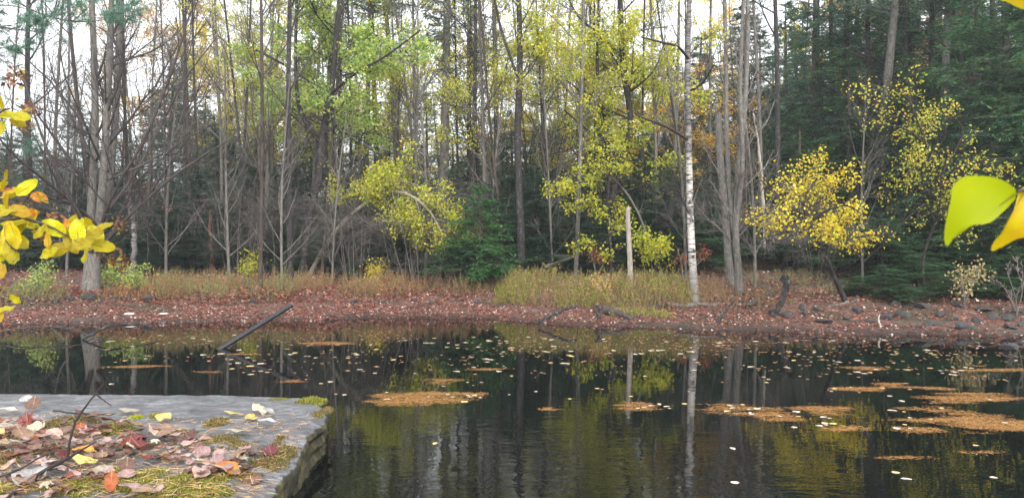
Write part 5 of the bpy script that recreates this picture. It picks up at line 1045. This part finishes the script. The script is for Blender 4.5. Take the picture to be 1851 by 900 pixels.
for px, py, L, ang, mk in [(100, 413, 52, 150, 'near_y'), (140, 420, 50, 100, 'near_y'), (172, 425, 46, 8, 'near_y'), (187, 447, 48, -12, 'near_y'), (150, 443, 44, -20, 'near_y'), (107, 452, 48, 200, 'near_y'), (158, 463, 40, -80, 'near_y'), (133, 406, 40, 70, 'near_y'), (190, 410, 30, 20, 'near_y'), (90, 457, 34, 215, 'near_y'), (163, 408, 34, 110, 'near_y'),
                           (122, 405, 24, 120, 'near_o'), (130, 440, 44, -60, 'near_y'), (12, 328, 44, 75, 'near_y'), (20, 350, 48, 20, 'near_g'), (50, 340, 48, 35, 'near_y'), (72, 357, 34, -15, 'near_o'), (16, 372, 60, 60, 'near_g'), (10, 388, 40, 200, 'near_y'), (36, 384, 46, -20, 'near_g'), (28, 404, 46, 190, 'near_y'), (27, 424, 56, -70, 'near_g'), (42, 437, 42, -30, 'near_y'), (10, 428, 46, -110, 'near_g'),
                           (20, 455, 46, -80, 'near_y'), (27, 468, 38, -50, 'near_y'), (2, 445, 40, -90, 'near_y'), (3, 492, 34, -90, 'near_g'), (58, 386, 30, 0, 'near_o'), (60, 395, 34, 60, 'near_g'), (8, 187, 46, 80, 'near_y'), (22, 212, 50, -5, 'near_y'), (40, 213, 40, -15, 'near_y'), (2, 235, 36, -95, 'near_y'), (8, 562, 34, 10, 'near_y'), (2, 572, 26, -60, 'near_g'), (14, 345, 24, 190, 'near_o'), (75, 420, 34, 230, 'near_y'), (88, 435, 30, 100, 'near_g')]:
    nleaf(px, py, L, ang, mk)
    if rg.random() < .55: nleaf(px+rg.normal()*12-3, py+rg.normal()*10, L*rg.uniform(.6, .85), ang+rg.normal()*50, 'near_y' if rg.random() < .7 else 'near_g', D0+.06)
M['husk'] = leaf_mat('brown_husks', [S(116, 84, 70), S(140, 100, 84), S(96, 66, 56), S(150, 110, 80), S(150, 140, 70)], .2, .8)
for px, py, w in [(38, 372, 16), (80, 426, 18), (100, 400, 18), (215, 407, 16), (212, 473, 22), (228, 480, 12), (95, 395, 12), (30, 140, 26), (55, 200, 20), (45, 225, 16), (195, 470, 14)]:
    d = D0+.05 if py > 300 else 3.2; c = at(px, py, d)-b0; s = w/F*d; N = 46; bf = Buf(); pp = rg.normal(size=(N, 3))*s*.42; ln = rg.uniform(.3, .7, N)*s
    cards(bf, pp, rg.normal(size=(N, 3)), rg.normal(size=(N, 3)), ln, ln*.5); obj('husk_cluster', bf.mesh('husk', M['husk']), t, c)
bf = Buf()
for pts in ([(150, 440), (180, 462), (212, 473), (228, 480)], [(-20, 215), (10, 190), (30, 150)], [(20, 195), (45, 205), (58, 200)]):
    P = smooth_path([at(x, y, D0+.05 if x > 60 or y > 300 else D0+.1+(.0 if y > 192 else .3))-b0 for x, y in pts], 10); tubes(bf, P, np.linspace(.0016, .0009, 10), 5)
obj('side_twig', bf.mesh('tw', M['bark_brown'], True), t)
# right: two big leaves and a third above
D1 = .85
t = near_tw([[(2000, 300, D1+.02, 14), (1930, 325, D1+.01, 11), (1880, 338, D1, 9), (1838, 346, D1, 6)], [(1930, 325, D1, 8), (1925, 200, D1+.05, 8), (1900, 60, D1+.05, 7), (1880, -20, D1+.05, 5)]], 'leafy_twig', 'out of focus twig with large pointed leaves hanging at the right edge', 'twig', 'bark_brown', False)
b0 = np.array(t.location)
def big_leaf(out, mid, mat, name, seed, cd=.02):
    r = np.random.default_rng(seed); o = np.array(out, float); n0 = len(o)
    cl = np.vstack([o, o[:1]]); sg = np.concatenate([[0], np.cumsum(np.linalg.norm(np.diff(cl, axis=0), axis=1))]); ss = np.linspace(0, sg[-1], 90, endpoint=False)
    per = smooth_path(cl, 400); sp = np.concatenate([[0], np.cumsum(np.linalg.norm(np.diff(per, axis=0), axis=1))]); ss = np.linspace(0, sp[-1], 90, endpoint=False)
    q = np.stack([np.interp(ss, sp, per[:, 0]), np.interp(ss, sp, per[:, 1])], 1); q = q+r.normal(size=q.shape)*.35
    A_, B_ = np.array(mid[0], float), np.array(mid[1], float); ax = (B_-A_)/np.linalg.norm(B_-A_); L = np.linalg.norm(B_-A_)
    tt = np.clip(((q-A_)@ax)/L, .04, .96); c = A_+ax*(tt*L)[:, None]
    V = []
    for f in np.linspace(0, 1, 9):
        p = c*(1-f)+q*f; w = np.abs((p-A_)@np.array([-ax[1], ax[0]])); tl = ((p-A_)@ax)/L
        dep = D1-cd*.25*(w/60)**2+.006*np.sin(tl*5+seed)+.03*tl
        V.append(np.array([at(a[0], a[1], d_)-b0 for a, d_ in zip(p, dep)]))
    V = np.array(V); I = np.arange(9*90).reshape(9, 90); A = I[:-1]; D = I[1:]; bf = Buf()
    bf.add(V, np.stack([A, np.roll(A, -1, 1), np.roll(D, -1, 1), D], -1).reshape(-1, 4))
    tubes(bf, smooth_path([at(*(A_+(B_-A_)*f), D1+.03*f+.006*math.sin(f*5+seed)+.001)-b0 for f in (0, .3, .6, .9)], 12), np.linspace(.0009, .0004, 12), 5, 1)
    obj(name, bf.mesh(name, [mat, M['near_g2']], True), t)
def smooth_leaf_mat(name, c1, c2, c3, sc):
    m, nt, b = newmat(name); f = noise(nt, sc, mapped(nt), 3, .5); col = ramp(nt, f, [(.35, c1), (.55, c2), (.7, c3)]); nt.links.new(col, b.inputs['Base Color']); b.inputs['Roughness'].default_value = .5
    tt = nt.nodes.new('ShaderNodeBsdfTranslucent'); nt.links.new(col, tt.inputs[0]); ms = nt.nodes.new('ShaderNodeMixShader'); ms.inputs[0].default_value = .5
    nt.links.new(b.outputs[0], ms.inputs[1]); nt.links.new(tt.outputs[0], ms.inputs[2]); nt.links.new(ms.outputs[0], nt.nodes['Material Output'].inputs[0]); return m
M['near_g2'] = smooth_leaf_mat('leaf_rib', S(150, 140, 40), S(170, 150, 50), S(180, 160, 60), 5)
m1 = smooth_leaf_mat('big_green_yellow_leaf', S(166, 184, 8), S(176, 190, 10), S(184, 192, 14), 14)
m2 = smooth_leaf_mat('big_golden_leaf', S(206, 168, 26), S(216, 198, 14), S(216, 204, 18), 26)
big_leaf([(1838, 345), (1822, 331), (1800, 322), (1775, 318), (1750, 319), (1734, 325), (1722, 340), (1718, 365), (1712, 392), (1707, 418), (1708, 438), (1713, 445), (1722, 432), (1735, 415), (1750, 408), (1770, 406), (1790, 402), (1808, 388), (1825, 371), (1836, 358)], ((1836, 350), (1714, 438)), m1, 'leaf', 1)
big_leaf([(1840, 350), (1834, 375), (1828, 395), (1814, 418), (1800, 433), (1791, 448), (1795, 454), (1812, 446), (1836, 433), (1858, 428), (1885, 415), (1905, 385), (1900, 352), (1875, 338), (1855, 338)], ((1852, 345), (1795, 450)), m2, 'leaf', 2, .03)
big_leaf([(1800, -4), (1820, 4), (1838, 13), (1856, 18), (1885, 14), (1910, -5), (1915, -40), (1880, -70), (1845, -50), (1822, -20)], ((1895, -45), (1806, -4)), m2, 'leaf', 3)

# ================================================================== SKY, LIGHT, CAMERA
sc = bpy.context.scene
w = bpy.data.worlds.new('World'); sc.world = w; w.use_nodes = True; nt = w.node_tree; bg = nt.nodes['Background']
sky = nt.nodes.new('ShaderNodeTexSky'); sky.sky_type = 'NISHITA'; sky.sun_disc = False; sky.sun_elevation = math.radians(32); sky.sun_rotation = math.radians(165); sky.air_density = 1.5; sky.dust_density = 6
hs = nt.nodes.new('ShaderNodeHueSaturation'); hs.inputs['Saturation'].default_value = .55; nt.links.new(sky.outputs[0], hs.inputs['Color'])
tc = nt.nodes.new('ShaderNodeTexCoord'); mp = nt.nodes.new('ShaderNodeMapping'); mp.inputs['Scale'].default_value = (1, 1, 2.5); nt.links.new(tc.outputs['Generated'], mp.inputs[0])
cl = ramp(nt, noise(nt, 2.2, mp.outputs[0], 6, .6), [(.3, (15, 15.4, 16)), (.7, (21, 21.2, 21.5))])
nt.links.new(mix(nt, .55, hs.outputs[0], cl), bg.inputs['Color']); bg.inputs['Strength'].default_value = SKY_STRENGTH
sun = bpy.data.lights.new('sun', 'SUN'); sun.energy = SUN; sun.angle = math.radians(25); sun.color = (1, .96, .9)
so = bpy.data.objects.new('sun', sun); C.objects.link(so)
az, el = math.radians(165), math.radians(32); dv = np.array([math.sin(az)*math.cos(el), math.cos(az)*math.cos(el), math.sin(el)])
from mathutils import Vector
so.rotation_euler = Vector(dv).to_track_quat('Z', 'Y').to_euler(); so.location = (0, -5, 30)
cam = bpy.data.cameras.new('camera'); co = bpy.data.objects.new('camera', cam); C.objects.link(co); sc.camera = co
co.location = (0, 0, H); co.rotation_euler = (PI/2, 0, 0); cam.sensor_width = 36; cam.lens = 36*F/1851; cam.clip_start = .05; cam.clip_end = 3000
cam.dof.use_dof = True; cam.dof.focus_distance = 12; cam.dof.aperture_fstop = 10.5
sc.view_settings.view_transform = 'Standard'; sc.view_settings.look = 'None'; sc.view_settings.gamma = 1; sc.view_settings.exposure = EXPO
cy = sc.cycles; cy.max_bounces = 6; cy.diffuse_bounces = 3; cy.glossy_bounces = 3; cy.transmission_bounces = 4; cy.use_denoising = True; cy.caustics_reflective = False; cy.caustics_refractive = False
if HAZE:
    hb = Buf(); hb.add([(x, y, z) for x in (-650, 650) for y in (-70, 910) for z in (-3, 45)], [[0, 1, 3, 2], [4, 6, 7, 5], [0, 4, 5, 1], [2, 3, 7, 6], [0, 2, 6, 4], [1, 5, 7, 3]])
    hm = bpy.data.materials.new('haze'); hm.use_nodes = True; hn = hm.node_tree; hn.nodes.remove(hn.nodes['Principled BSDF'])
    hv = hn.nodes.new('ShaderNodeVolumePrincipled'); hv.inputs['Color'].default_value = (.86, .93, 1, 1); hv.inputs['Density'].default_value = HAZE; hv.inputs['Anisotropy'].default_value = .2
    hn.links.new(hv.outputs[0], hn.nodes['Material Output'].inputs['Volume'])
    props(obj('haze', hb.mesh('haze', hm)), kind='stuff'); cy.volume_bounces = 0
print('objects', len(bpy.data.objects), 'meshes', len(bpy.data.meshes), 'polys', sum(len(m.polygons) for m in bpy.data.meshes))
